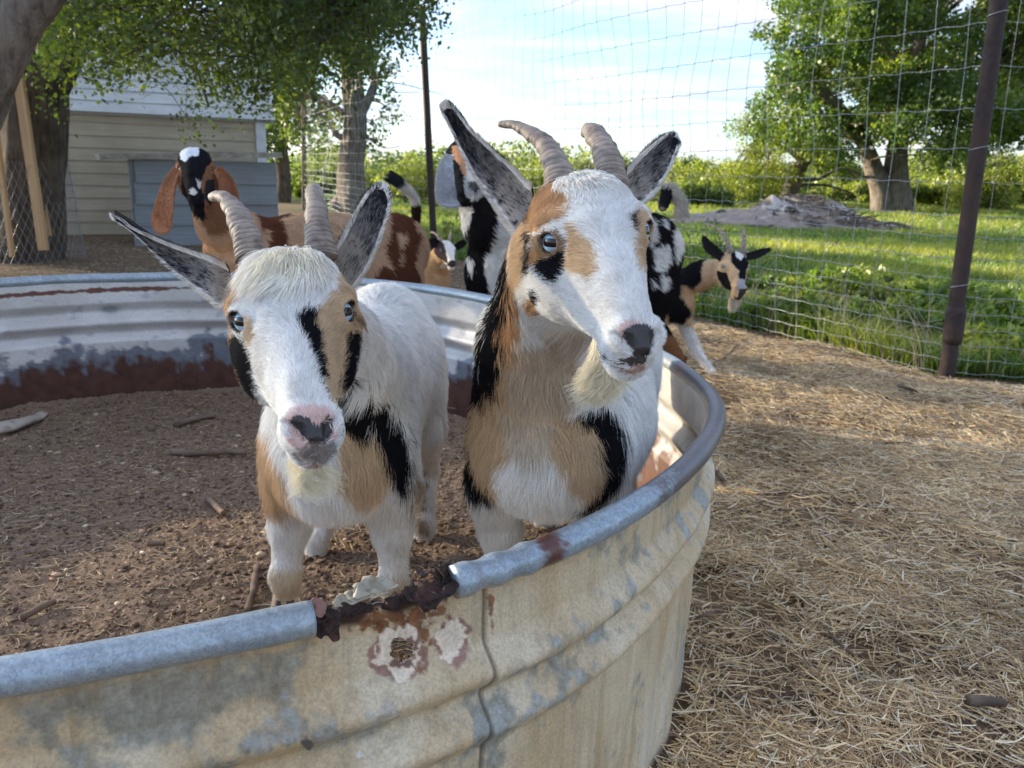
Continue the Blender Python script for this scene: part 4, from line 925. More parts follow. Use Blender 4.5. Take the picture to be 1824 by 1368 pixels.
def straws(name, x, y, zf, L, r, cols, label, lift=.25, zoff=.003, k=4, bend=.25, layer=0.0):
    n = len(x); a = rng.random(n) * 2 * np.pi; el = rng.normal(0, lift, n); Ls = L[0] * (L[1] / L[0]) ** rng.random(n); t = np.linspace(-.5, .5, k)[None]
    bx_ = rng.normal(0, bend, n); cx = np.cos(a)[:, None] * t - np.sin(a)[:, None] * (t ** 2) * bx_[:, None] * 2; cy = np.sin(a)[:, None] * t + np.cos(a)[:, None] * (t ** 2) * bx_[:, None] * 2
    X_ = x[:, None] + cx * Ls[:, None]; Y_ = y[:, None] + cy * Ls[:, None]; zc = zf(X_, Y_) if zf is not None else 0
    Z_ = np.maximum(zc + .0015, zf(x, y)[:, None] + np.sin(el)[:, None] * t * Ls[:, None] + zoff) + (rng.random(n) * layer)[:, None]
    rr_ = r[0] * (r[1] / r[0]) ** rng.random(n); c = cols[rng.integers(0, len(cols), n)] * rng.uniform(.6, 1.15, (n, 1)) * (1 + .35 * fbm(np.stack([x, y], -1), 3.2, 3, 66))[:, None]
    return tag(curves_obj(name, np.stack([X_, Y_, Z_], -1), np.repeat(rr_[:, None], k, 1), c, STRAND), label, kind='stuff')
DRY = np.array([(.76, .56, .30), (.82, .66, .40), (.68, .48, .25), (.48, .33, .19), (.84, .73, .53), (.36, .25, .15)])
x, y = in_tank(12000); straws('soil_litter', x, y, soil_h, (.004, .045), (.0003, .0009), DRY * .62, 'short bits of straw and root on the soil', lift=.12)

def sp_(u, v, dz=.0, soil=True):
    z = .26
    for _ in range(4):
        p = atz(u, v, z); z = (soil_h if soil else ground_z)(np.array(p[0]), np.array(p[1])) + dz
    return atz(u, v, z)
sc_ = np.array([sp_(-40, 772, .01), sp_(10, 760, .02), sp_(45, 750, .02), sp_(78, 738, .006)]); V, F = tube(smooth_path(sc_, 40), np.linspace(.040, .016, 40), 20, flat=.5); V = V + .006 * np.stack([vnoise(V, 22, 5), vnoise(V, 22, 6), vnoise(V, 22, 7)], 1)
cs_ = np.tile(np.array((.40, .36, .30)), (len(V), 1)); w = np.clip(fbm(V, 70, 3, 4)[:, None] * 2 - .1, 0, 1) * .7; cs_ = cs_ * (1 - w) + np.array((.16, .07, .04)) * w; tag(mesh_obj('metal_scrap', V, fix_faces(F), STRAND, cols=cs_), 'pale rust-spotted scrap of metal on the soil at the left wall', 'scrap metal')
# ---- straw bedding outside
n = 900000; yy = .35 + 11.6 * rng.random(n) ** 1.75; xx = rng.uniform(-.7, 1.0, n) * 1.0; xx = (-.45 + 1.25 * rng.random(n)) * (yy + .55)
den = straw_w(xx, yy); pn = .40 + 1.3 * fbm(np.stack([xx, yy], -1), 2.2, 4, 55); ok = rng.random(n) < den * np.clip(pn + .35, .10, 1) * np.clip(1.6 / (yy * .35 + 1), .2, 1)
ok &= np.hypot(xx - TC[0], yy - TC[1]) > tank_r(np.arctan2(yy - TC[1], xx - TC[0])) + .01
xx, yy = xx[ok][:280000], yy[ok][:280000]
straws('straw_bedding', xx, yy, ground_z, (.022, .11), (.0005, .0015), DRY, 'loose golden straw bedding strewn over the dirt', bend=.13, lift=.16, zoff=.006, layer=.022)
nn = 2600; xx = rng.uniform(.2, 3.6, nn); yy = rng.uniform(.5, 5.5, nn); ok = (straw_w(xx, yy) > .4) & (np.hypot(xx - TC[0], yy - TC[1]) > 1.32)
clods('droppings', xx[ok][:420], yy[ok][:420], lambda a, b: ground_z(a, b) + .016, .004, .011, np.array([(.03, .022, .018), (.05, .035, .028)]), 'dark dried droppings lying in the straw')
# leaf litter on the yard behind
n = 60000; yy = 2.9 + 8.0 * rng.random(n) ** 1.4; xx = (-.72 + 1.1 * rng.random(n)) * (yy + .4); ok = (fence_side(xx, yy) > .05) & (straw_w(xx, yy) < .7); straws('yard_litter', xx[ok], yy[ok], ground_z, (.01, .045), (.0008, .0025), DRY * .62, 'dry leaf and twig litter on the yard', lift=.1)
def stick(pts, r, label, branch=None, mat=None, name='stick'):
    P = smooth_path(np.array(pts), 26); P = P + .12 * r * 2 * np.stack([vnoise(P, 40, 1), vnoise(P, 40, 2), vnoise(P, 40, 3)], 1)
    rad = r * (1 + .16 * vnoise(P, 45, 9)) * np.linspace(1, .78, 26); o = tube_obj(name, P, rad, mat or STICK, seg=10); return tag(o, label, 'stick')
stick([sp_(312, 757, .010), sp_(345, 747, .012), sp_(383, 741, .010)], .010, 'short thick stick on the soil behind the forelock goat')
stick([sp_(307, 805, .010), sp_(360, 808, .012), sp_(400, 805, .012), sp_(438, 806, .010)], .0085, 'long stick lying crosswise left of the goat chest')
stick([sp_(370, 886, .010), sp_(384, 900, .014), sp_(398, 914, .010)], .008, 'pale broken stick stub on the soil')
stick([sp_(458, 1010, .008), sp_(452, 1045, .012), sp_(440, 1090, .008)], .0072, 'dark stick beside the front hoof of the forelock goat')
stick([sp_(36, 1100, .006), sp_(66, 1086, .010), sp_(98, 1070, .012)], .0065, 'small brown stick near the rim at the left')
stick([sp_(265, 968, .008), sp_(292, 967, .010)], .0065, 'little dark stub of wood in the middle of the soil')
stick([sp_(790, 725, .008), sp_(815, 728, .01), sp_(850, 732, .008)], .0055, 'thin twig between the two goats in the tank')
stick([sp_(0, 665, .2), sp_(10, 662, .2)], .006, 'tiny twig stuck to the tank wall') if False else None
stick([sp_(1722, 1247, .035, False), sp_(1755, 1249, .035, False), sp_(1788, 1250, .033, False)], .0115, 'stubby log piece lying on the straw', name='log_piece')
stick([sp_(1238, 1100, .02, False), sp_(1265, 1092, .03, False), sp_(1300, 1078, .02, False)], .0035, 'pinkish twig next to the tank wall')
stick([sp_(1470, 1120, .02, False), sp_(1500, 1150, .03, False), sp_(1540, 1180, .02, False)], .004, 'curved twig in the straw right of the tank')
stick([sp_(1550, 792, .02, False), sp_(1595, 788, .03, False), sp_(1640, 790, .02, False)], .004, 'thin dark twig in the straw before the fence post')
stick([sp_(1600, 688, .02, False), sp_(1618, 692, .03, False), sp_(1636, 700, .02, False)], .009, 'dark bark strip lying near the fence post foot')
stick([sp_(1265, 835, .02, False), sp_(1280, 845, .05, False), sp_(1292, 862, .02, False)], .009, 'brown branch end sticking out behind the tank rim')
stick([sp_(1235, 660, .02, False), sp_(1285, 640, .03, False), sp_(1310, 618, .03, False)], .006, 'bent branch on the straw below the black and tan goat')
# ================================================================== fence
def post(u_, xy, z1, r, label, lean=(0, 0), name='fence_post', sleeve=None):
    root = tag(empty(name, (xy[0], xy[1], 0)), label, 'fence post', 'pipe fence posts')
    n = 30; t = np.linspace(0, 1, n); P = np.stack([xy[0] + lean[0] * t * z1, xy[1] + lean[1] * t * z1, -.15 + t * (z1 + .15)], 1)
    tube_obj('pipe', P, r * (1 + .01 * vnoise(P, 5, 3)), PIPE, root, seg=20)
    if sleeve:
        a, b = sleeve; k = (t > -1); Q = np.array([[xy[0] + lean[0] * z, xy[1] + lean[1] * z, z] for z in np.linspace(a, b, 6)]); tube_obj('sleeve', Q, [r * 1.10, r * 1.22, r * 1.22, r * 1.22, r * 1.22, r * 1.17], PIPE, root, seg=20)
    return root
top = at(1755, 0, 4.29); bot = atz(1688, 668, .03)
lean = ((top[0] - bot[0]) / (top[2] - bot[2]), 0.0)
pR = post(0, (bot[0], bot[1]), 2.55, .040, 'thick rusty pipe post with a sleeve, nearest fence post', lean, sleeve=(.20, .40))
for z in (1.188, 1.80, .509):
    a = np.linspace(0, 2 * np.pi, 30); c = np.array([bot[0] + lean[0] * z, bot[1], z]); P = c + np.stack([np.cos(a) * .0432, np.sin(a) * .0432, .012 * np.cos(a + .6)], 1); tube_obj('tie_wire', P, .0022, WIRE, pR, seg=6)
tm = at(752, 12, 9.85); bm_ = atz(776, 440, .0); ll = ((tm[0] - FC[0]) / tm[2], 0)
FCb = FC
pM = post(0, tuple(FC), tm[2], .040, 'pipe post with a bare top behind the spotted goat', ll)
td = at(541, 146, 18.2); pL = post(0, tuple(FD), td[2], .045, 'far thin fence post beside the old trunk', ((td[0] - FD[0]) / td[2], 0))
# woven wire: line wires (parts) and stay wires, one panel between two posts
HS = [.03, .103, .18, .265, .35, .44, .535, .64, .75, .857, 1.022, 1.188, 1.377, 1.573, 1.771, 1.97, 2.17, 2.37]
def panel(a, b, la, lb, label, wav, seed, step=.178, hs=HS, extra=0, r=.0017, za=0, zb=0):
    root = tag(empty('wire_fence', (a[0], a[1], 0)), label, 'wire fence'); d = b - a; Lh = np.linalg.norm(d); d = d / Lh; nrm = np.array([-d[1], d[0]])
    def pt(s, z):
        s = np.asarray(s, float); z = np.asarray(z, float) * np.ones_like(s); t = s / Lh; fall = np.sin(np.pi * np.clip(t, 0, 1)) ** .6
        x = a[0] + d[0] * s + (la * (1 - t) + lb * t) * z; y = a[1] + d[1] * s
        q = np.stack([s * .8, z * 1.1, 0 * s], -1); off = wav * fall * (fbm(q, 1.2, 2, seed)); al = wav * .55 * fall * vnoise(np.stack([s * .7, z * 2.0, 0 * s + 4], -1), 1.3, seed + 3); dzz = .02 * fall * vnoise(np.stack([s * 1.3, z * 1.3, 0 * s + 9], -1), 1, seed + 5) + .004 * np.sin(s * 2 * np.pi / step * 1.0)
        zz = z + dzz + za * (1 - t) + zb * t
        return np.stack([x + nrm[0] * off + d[0] * al, y + nrm[1] * off + d[1] * al, zz], -1)
    for h_ in hs:
        P = pt(np.linspace(0, Lh, max(20, int(Lh / .045))), h_); tube_obj('line_wire', P, r, WIRE, root, seg=4, caps=False)
    ss = np.arange(step * .5, Lh, step); zz = np.linspace(hs[0], hs[-1], 46)
    ks = []
    for s0 in ss:
        P = pt(np.full(46, s0), zz); tube_obj('stay_wire', P, r * .9, WIRE, root, seg=4, caps=False)
        K_ = pt(np.full(len(hs), s0), np.array(hs)); ks.append(K_)
    K_ = np.concatenate(ks); ic = bmesh.new(); bmesh.ops.create_icosphere(ic, subdivisions=1, radius=r * 2.4); bb = np.array([v.co[:] for v in ic.verts]); ff = np.array([[v.index for v in q.verts] for q in ic.faces]); ic.free()
    V = (K_[:, None] + bb[None] * (1, 1, 1.6)).reshape(-1, 3); F = (ff[None] + (np.arange(len(K_)) * len(bb))[:, None, None]).reshape(-1, 3); mesh_obj('wire_knots', V, F, WIRE, root)['kind'] = 'stuff'
    return root
FBb = np.array([bot[0], bot[1]])
panel(FBb + (-.02, .05), FC + (.03, -.02), lean[0], ll[0], 'wavy woven wire fence between the nearest post and the bare topped post', .11, 3, hs=[h * 1.0 for h in HS] + [2.57, 2.77])
panel(FBb + (.03, .05), FA, lean[0], .0, 'woven wire fence right of the thick rusty post', .03, 13)
panel(FC + (-.02, .03), FD, ll[0], (td[0] - FD[0]) / td[2], 'woven wire fence far behind the brown goat rump', .14, 23, step=.2, r=.002)

# ================================================================== trees
def leaves(name, C, size, cols, parent=None, label=None, aspect=.62, up=.3, seed=0, kind='stuff'):
    n = len(C); r = np.random.default_rng(seed); nr = unit(r.normal(0, 1, (n, 3)) + (0, 0, up)); a = unit(np.cross(nr, r.normal(0, 1, (n, 3)))); b = np.cross(nr, a); s = size * r.uniform(.6, 1.3, (n, 1))
    fold = nr * s * .12
    V = np.stack([C - a * s * .5, C + b * s * aspect * .5 - fold + a * s * .02, C + a * s * .5, C - b * s * aspect * .5 - fold + a * s * .02], 1).reshape(-1, 3); Q = np.arange(4 * n).reshape(-1, 4)
    c = np.repeat(cols, 4, 0); o = mesh_obj(name, V, Q, LEAF, parent, smooth=False, cols=np.clip(c, .005, .9)); 
    if kind: o['kind'] = kind
    return o
def leafcol(C, base, var, seed, bright=None):
    n = len(C); r = np.random.default_rng(seed); k = fbm(C, 1.1, 3, seed)[:, None]; c = np.array(base) * (1 + .35 * k + r.normal(0, .22, (n, 1))); w = np.clip(k * 1.4 + r.random((n, 1)) * .7 - .35, 0, 1); return c * (1 - w) + np.array(var) * w
def limb(pts, r0, r1, mat, parent, name='limb', n=40, rough=.12, seg=14, seed=0, flute=0.0):
    P = smooth_path(np.array(pts, float), n); rad = np.linspace(0, 1, n); rad = r0 * (r1 / r0) ** rad
    V, F = tube(P, rad, seg); 
    k = seg * n; c = np.repeat(P, seg, 0); dv = V[:k] - c; th = np.tile(np.arange(seg) / seg * 2 * np.pi, n)
    f = 1 + rough * fbm(V[:k], 2.2 / max(r0, .03) * .25, 3, seed) + flute * (np.cos(th * 5 + 1.2 * vnoise(P.repeat(seg, 0), .6, seed)) * .6 + np.cos(th * 9 + 2) * .4)
    V[:k] = c + dv * f[:, None]
    return mesh_obj(name, V, fix_faces(F), mat, parent)
def twigs(parent, nodes, tips, mat, r=.012, name='branches', seed=0):
    "thin branches from each tip to its nearest node"
    Vs, Fs, b = [], [], 0
    for tpt in tips:
        k = np.argmin(np.linalg.norm(nodes - tpt, axis=1)); p0 = nodes[k]; mid = (p0 + tpt) / 2 + np.random.default_rng(int(abs(tpt[0] * 977) + seed)).normal(0, .08, 3) * np.linalg.norm(tpt - p0)
        P = smooth_path(np.array([p0, mid, tpt]), 8); V, F = tube(P, np.linspace(r, r * .3, 8), 5, caps=False); Vs.append(V); Fs.append(F + b); b += len(V)
    o = mesh_obj(name, np.concatenate(Vs), np.concatenate(Fs), mat, parent); o['kind'] = 'stuff'; return o
def clump_points(centers, radii, n, r, squash=.75, shell=.35):
    k = len(centers); w = radii ** 2; i = r.choice(k, n, p=w / w.sum()); d = unit(r.normal(0, 1, (n, 3))); rad = radii[i] * (shell + (1 - shell) * r.random(n) ** .5)
    P = centers[i] + d * rad[:, None] * (1, 1, squash); return P + r.normal(0, .12, (n, 3)) * radii[i][:, None]

# ---- big green tree beyond the fence
def big_tree():
    r = np.random.default_rng(5); D = 27.0; c = atz(1580, 372, 0.0); base = at(1585, 370, D); base[2] = 0
    root = tag(empty('spreading_tree', tuple(base)), 'large round green tree with twin trunks in the field', 'tree')
    B = lambda u, v, y=D: at(u, v, y)
    limb([B(1572, 380), B(1570, 340), B(1556, 300), B(1542, 262), B(1515, 215), B(1450, 150)], .42, .16, BARK, root, 'trunk', seed=1, flute=.06)
    limb([B(1600, 380), B(1596, 330), B(1596, 280), B(1606, 230), B(1625, 160), B(1640, 60)], .50, .18, BARK, root, 'trunk', seed=2, flute=.06)
    limb([B(1540, 262), B(1500, 225), B(1440, 195), B(1385, 170)], .16, .04, BARK, root, 'limb', seed=3)
    limb([B(1606, 230), B(1660, 180), B(1730, 140), B(1790, 130)], .20, .05, BARK, root, 'limb', seed=4)
    limb([B(1570, 330), B(1540, 315), B(1500, 300), B(1455, 318)], .07, .02, BARK, root, 'limb', seed=6)
    limb([B(1625, 160), B(1580, 90), B(1540, 20), B(1510, -60)], .15, .04, BARK, root, 'limb', seed=5)
    cs, rs = [], []
    poly = [(1345, 95), (1345, 200), (1385, 250), (1440, 262), (1480, 285), (1530, 265), (1590, 262), (1650, 285), (1740, 290), (1800, 262), (1870, 250), (1935, 160), (1930, 40), (1860, -60), (1760, -130), (1640, -165), (1520, -130), (1440, -70), (1385, -10), (1395, 40)]
    while len(cs) < 240:
        u, v = r.uniform(1330, 1950), r.uniform(-180, 300)
        if not in_poly(np.array([(u, v)]), poly)[0]: continue
        dy = r.uniform(-1, 1) * 4.2; p = at(u, v, D + dy); cs.append(p); rs.append(r.uniform(.38, 1.0))
    cs = np.array(cs); rs = np.array(rs); P = clump_points(cs, rs, 120000, r)
    ok = vnoise(P, .9, 3) > -.62; P = P[ok]
    leaves('crown', P, .135, leafcol(P, (.075, .13, .028), (.27, .31, .055), 6), root, seed=1)
    nodes = np.concatenate([smooth_path(np.array(q), 20) for q in ([B(1556, 300), B(1542, 262), B(1515, 215), B(1450, 150)], [B(1540, 262), B(1500, 225), B(1440, 195), B(1385, 170)], [B(1606, 230), B(1660, 180), B(1730, 140), B(1790, 130)], [B(1596, 280), B(1606, 230), B(1625, 160), B(1640, 60)], [B(1625, 160), B(1580, 90), B(1540, 20), B(1510, -60)])])
    twigs(root, nodes, cs, BARK_D, .045)
big_tree()
def light_tree():
    r = np.random.default_rng(8); D = 31.0; B = lambda u, v, y=D: at(u, v, y); base = B(1412, 362); base[2] = 0
    root = tag(empty('feathery_tree', tuple(base)), 'yellow-green feathery tree with a broken leaning trunk', 'tree')
    limb([B(1402, 372), B(1405, 345), B(1420, 312), B(1432, 285)], .36, .24, BARK, root, 'trunk', seed=3, flute=.05)
    limb([B(1425, 320), B(1460, 318), B(1500, 300), B(1530, 325)], .10, .03, BARK, root, 'limb', seed=6); limb([B(1420, 330), B(1470, 330), B(1520, 345)], .08, .03, BARK, root, 'limb', seed=7)
    limb([B(1432, 290), B(1400, 265), B(1360, 250), B(1330, 260)], .12, .03, BARK, root, 'limb', seed=8); limb([B(1405, 345), B(1385, 330), B(1368, 322)], .07, .02, BARK, root, 'limb', seed=9)
    poly = [(1290, 345), (1285, 300), (1300, 250), (1330, 215), (1370, 195), (1420, 200), (1460, 230), (1470, 300), (1440, 300), (1400, 320), (1350, 350)]; cs, rs = [], []
    while len(cs) < 60:
        u, v = r.uniform(1280, 1480), r.uniform(190, 355)
        if in_poly(np.array([(u, v)]), poly)[0]: cs.append(at(u, v, D + r.uniform(-2, 2))); rs.append(r.uniform(.25, .7))
    cs, rs = np.array(cs), np.array(rs); P = clump_points(cs, rs, 17000, r, .6); leaves('crown', P, .11, leafcol(P, (.22, .26, .05), (.42, .42, .09), 16), root, seed=2, aspect=.4)
    twigs(root, smooth_path(np.array([B(1420, 312), B(1432, 285), B(1400, 265), B(1360, 250)]), 20), cs, BARK_D, .04)
light_tree()
# ---- bushes along the far side of the field
def bush(name, u, v0, v1, wpx, D, base, var, label, seed, n=5200, cat='bush', grp='bushes along the far side of the field'):
    r = np.random.default_rng(seed); c = at(u, v0, D); c[2] = 0; root = tag(empty(name, tuple(c)), label, cat, grp); H_ = at(u, v1, D)[2]; Wd = wpx / FPX * D
    k = 16; cs = np.stack([c[0] + r.uniform(-.5, .5, k) * Wd, c[1] + r.uniform(-.35, .35, k) * Wd, np.zeros(k)], 1); h = H_ * (1 - .55 * (2 * (cs[:, 0] - c[0]) / Wd) ** 2); cs[:, 2] = h * r.uniform(.15, .92, k); rs = r.uniform(.14, .30, k) * min(Wd, H_ * 1.6)
    P = clump_points(cs, rs, n, r, .8); P = P[P[:, 2] > .02]; leaves('foliage', P, .0042 * D, leafcol(P, base, var, seed), root, seed=seed)
    for q in range(4):
        a = cs[q]; limb([(c[0] + r.normal(0, .1), c[1], -.05), (c + a) / 2 + (0, 0, .1), a], .03, .012, BARK_D, root, 'stem', n=10, seg=6, seed=seed + q)
rb = np.random.default_rng(77)
BL = {0: ('pale yellow-green bush', (.21, .25, .06), (.38, .38, .10)), 1: ('mid green leafy bush', (.13, .18, .045), (.28, .30, .075)), 2: ('dark olive bush', (.08, .115, .035), (.18, .21, .06)), 3: ('greyish olive scrub bush', (.12, .14, .07), (.22, .22, .12))}
spots = [(560, 322, 150, 24, 1), (612, 300, 130, 30, 2), (690, 285, 150, 26, 1), (735, 312, 110, 22, 0), (800, 318, 120, 28, 2), (875, 308, 120, 30, 1), (945, 285, 120, 34, 0), (1010, 300, 120, 36, 2), (1065, 298, 110, 30, 3), (1120, 305, 120, 34, 1), (1175, 298, 120, 32, 0),
         (1215, 290, 120, 36, 1), (1262, 275, 110, 33, 0), (1300, 285, 100, 38, 1), (1345, 290, 120, 40, 0), (1480, 300, 130, 42, 1), (1560, 300, 120, 44, 0), (1655, 290, 130, 38, 0), (1715, 282, 110, 34, 1), (1770, 270, 130, 38, 3), (1830, 275, 120, 36, 0), (1890, 270, 130, 36, 1),
         (1240, 325, 90, 27, 1), (1640, 325, 90, 32, 0), (1760, 320, 120, 30, 0), (1500, 330, 100, 35, 0)]
wh = ['beside the old trunk', 'behind the goats', 'at the field edge', 'under the open sky', 'by the feathery tree', 'near the spreading tree']
spots = [(u, v1 - (r0_ := [0, 14, -6, 22, 4, -10, 9][k % 7]) , w_, D, ty) for k, (u, v1, w_, D, ty) in enumerate(spots)]; spots.sort()
ORD = 'first second third fourth fifth sixth seventh eighth ninth tenth eleventh twelfth thirteenth fourteenth fifteenth sixteenth seventeenth eighteenth nineteenth twentieth twenty-first twenty-second twenty-third twenty-fourth twenty-fifth twenty-sixth'.split()
for k, (u, v1, w_, D, ty) in enumerate(spots):
    lb, b_, vr = BL[ty]; bush('field_bush', u, 372, v1, w_, D, b_, vr, f'{lb}, {ORD[k]} from the left in the row across the field', 200 + k)
# far scrub that reads as one mass
r = np.random.default_rng(91); n = 60000; ux = r.uniform(-.75, 1.05, n) * 75; yy = 62 + r.uniform(0, 26, n); hh = (1.0 + 3.4 * fbm(np.stack([ux, yy], -1), .16, 4, 4)).clip(.15); P = np.stack([ux, yy, hh * r.random(n) ** .6], 1)
tag(leaves('scrubland', P, .42, leafcol(P * .3, (.15, .19, .07), (.30, .31, .13), 92), seed=93), 'far green scrub at the horizon', kind='stuff')

# ---- grey ash and brush pile
cpl = atz(1440, 404, 0); r = np.random.default_rng(3); n1_, n2_ = 170, 60
uu = np.linspace(-3.6, 3.4, n1_); vv = np.linspace(-1.3, 1.3, n2_); X, Y = np.meshgrid(uu, vv, indexing='ij'); Hh = np.exp(-((X + .15) / 1.15) ** 2) * .66 + .24 * np.exp(-((X + 1.9) / 1.2) ** 2) + .12 * np.exp(-((X - 1.6) / 1.0) ** 2)
P = np.stack([X, Y], -1); Z = Hh * np.clip(1 - (np.abs(Y) / 1.25) ** 1.6, 0, 1) * (1 + .35 * fbm(P, 2.2, 4, 5)) + .05 * np.abs(fbm(P, 9, 3, 8)) * (Hh > .04) - .03
V = np.stack([cpl[0] + X + .0 * Y, cpl[1] + Y + .15 * X, Z], -1).reshape(-1, 3); i = np.arange(n1_ - 1)[:, None]; j = np.arange(n2_ - 1)[None]; a = (i * n2_ + j).ravel(); Q = np.stack([a, a + n2_, a + n2_ + 1, a + 1], 1)
nn_ = fbm(V, 1.6, 4, 9)[:, None]; c = np.array((.27, .225, .195)) * (1 + .35 * nn_ + .3 * fbm(V, 9, 3, 10)[:, None]); w = np.clip((fbm(V, 2.1, 3, 11)[:, None] - .12) * 6, 0, 1) * (V[:, 2:] > .2); c = c * (1 - w) + np.array((.42, .40, .38)) * w; w = np.clip((fbm(V, 3.0, 3, 12)[:, None] - .22) * 8, 0, 1); c = c * (1 - w) + np.array((.06, .055, .05)) * w
tag(mesh_obj('ash_pile', V, Q, STRAND, cols=np.clip(c, .02, .8)), 'long grey heap of ash and brush on the grass', 'ash pile')
Vs, Fs, b = [], [], 0
for k in range(320):
    x_ = cpl[0] + r.normal(-.3, 1.3); y_ = cpl[1] + r.uniform(-1.1, .5); gz = .62 * math.exp(-((x_ - cpl[0] + .15) / 1.15) ** 2) * max(0, 1 - (abs(y_ - cpl[1]) / 1.25) ** 1.6); L_ = r.uniform(.15, .6); a_ = r.uniform(0, 6.28); d_ = np.array([math.cos(a_), math.sin(a_), r.normal(0, .25)]); p0 = np.array([x_, y_, gz + .04]); V_, F_ = tube(np.array([p0 - d_ * L_ / 2, p0 + r.normal(0, .02, 3), p0 + d_ * L_ / 2]), r.uniform(.006, .02), 5, caps=False); Vs.append(V_); Fs.append(F_ + b); b += len(V_)
tag(mesh_obj('brushwood', np.concatenate(Vs), np.concatenate(Fs), BARK), 'short grey brushwood poking out of the ash heap', kind='stuff')
for k in range(3):
    x_ = cpl[0] + r.uniform(-3.2, 2.6); y_ = cpl[1] - r.uniform(.3, 1.1); L_ = r.uniform(.3, 1.1); a_ = r.uniform(-.5, .5); P = np.array([(x_, y_, .08 + r.random() * .25), (x_ + L_ * .5, y_ + .05, .16 + r.random() * .15), (x_ + L_, y_ + a_ * .3, .04)])
    if k < 3: tag(tube_obj('fallen_branch', smooth_path(P, 10), .03, BARK, seg=6), ['thick fallen branch on the left end of the grey heap', 'fallen branch across the middle of the grey heap', 'fallen branch on the right end of the grey heap'][k], 'branch')

# ---- grass of the field
def blades(name, x, y, h, w, cols, label, lean=.5):
    n = len(x); r = np.random.default_rng(len(x)); a = r.random(n) * 2 * np.pi; z0 = ground_z(x, y); ln = r.normal(0, lean, (n, 2)) * h[:, None]; b = np.stack([np.cos(a), np.sin(a), 0 * a], 1) * w[:, None]; p0 = np.stack([x, y, z0], 1); p1 = p0 + np.stack([ln[:, 0] * .35, ln[:, 1] * .35, h * .6], 1); p2 = p0 + np.stack([ln[:, 0], ln[:, 1], h], 1)
    V = np.stack([p0 - b, p0 + b, p1 + b * .8, p1 - b * .8, p2], 1).reshape(-1, 3); k = np.arange(n)[:, None] * 5; Q = np.concatenate([k + [0, 1, 2, 3]]); T = k + [3, 2, 4]
    F = np.concatenate([Q, np.concatenate([T, T[:, 2:]], 1)]).tolist(); Fq = [tuple(f) if f[2] != f[3] else tuple(f[:3]) for f in F]
    me = bpy.data.meshes.new(name); me.vertices.add(len(V)); me.vertices.foreach_set('co', V.astype(np.float32).ravel()); li = np.concatenate([Q.ravel(), T.ravel()]).astype(np.int32); me.loops.add(len(li)); me.loops.foreach_set('vertex_index', li)
    st = np.concatenate([np.arange(n) * 4, 4 * n + np.arange(n) * 3]).astype(np.int32); me.polygons.add(2 * n); me.polygons.foreach_set('loop_start', st); me.update(calc_edges=True)
    at_ = me.color_attributes.new('coat', 'FLOAT_COLOR', 'POINT'); c = np.ones((len(V), 4), np.float32); c[:, :3] = np.clip(np.repeat(cols, 5, 0), .005, .9); at_.data.foreach_set('color', c.ravel()); me.materials.append(LEAF)
    return tag(link(bpy.data.objects.new(name, me)), label, kind='stuff')
r = np.random.default_rng(44); n = 900000; yy = 3.0 + 30 * r.random(n) ** 2.1; xx = (-.15 + 1.0 * r.random(n)) * (yy + .5); fs = fence_side(xx, yy); P2 = np.stack([xx, yy], -1)
ok = (fs < .04) & (r.random(n) < np.clip(.75 + .7 * fbm(P2, .8, 3, 19), .15, 1)); xx, yy, fs, P2 = xx[ok][:230000], yy[ok][:230000], fs[ok][:230000], P2[ok][:230000]
cl = fbm(P2, 1.0, 3, 21); hgt = (.055 + .05 * np.clip(cl + .3, 0, 1) + .10 * np.exp(-(np.abs(fs) / .25) ** 2) * r.random(len(xx))) * r.uniform(.5, 1.35, len(xx)) * (1 + .03 * yy); wd = .0028 + .0011 * yy * .45 + .0035 * (r.random(len(xx)) ** 4)
cc = np.array((.115, .185, .045)) * (1 + .3 * r.normal(0, 1, (len(xx), 1))); w = np.clip(cl * 1.6 + r.random(len(xx)) * .6 - .35, 0, 1)[:, None]; cc = cc * (1 - w) + np.array((.34, .35, .075)) * w; dry = r.random(len(xx)) < .06; cc[dry] = (.42, .34, .19)
blades('grass', xx, yy, hgt, wd, cc, 'green field grass beyond the fence')
# broad weeds along the fence
n = 90000; s_ = r.random(n); a_ = FBb[None] + (FC - FBb)[None] * (s_ ** 1.3)[:, None]; nrm = unit(np.array([(FC - FBb)[1], -(FC - FBb)[0]])); off = .10 + r.random(n) ** 1.5 * 2.2; xx = a_[:, 0] + nrm[0] * off; yy = a_[:, 1] + nrm[1] * off; pn = fbm(np.stack([xx, yy], -1), 1.7, 3, 31); ok = pn > .0; xx, yy = xx[ok], yy[ok]; hz = r.random(len(xx)) ** .8 * (.12 + .26 * np.clip(pn[ok] * 2, 0, 1)); P = np.stack([xx, yy, ground_z(xx, yy) + hz], 1)
tag(leaves('weeds', P, .062, leafcol(P * 3, (.13, .20, .045), (.42, .43, .08), 33), seed=34, aspect=.5, up=.8), 'leafy weeds growing behind the fence', kind='stuff')
n = 260; s_ = r.random(n) ** 1.2; a_ = FBb[None] + (FC - FBb)[None] * s_[:, None] * .8; off = .0 + r.random(n) * .5; x0_, y0_ = a_[:, 0] + nrm[0] * off, a_[:, 1] + nrm[1] * off; H_ = r.uniform(.18, .5, n); t = np.linspace(0, 1, 5)[None]; dx_, dy_ = r.normal(0, .18, n), r.normal(0, .1, n)
P = np.stack([x0_[:, None] + dx_[:, None] * t ** 2, y0_[:, None] + dy_[:, None] * t ** 2, H_[:, None] * t], -1); tag(curves_obj('dry_stalks', P, np.linspace(.0016, .0005, 5), np.tile((.55, .46, .30), (n, 1)) * r.uniform(.7, 1.1, (n, 1)), STRAND), 'dry pale stalks along the fence foot', kind='stuff')

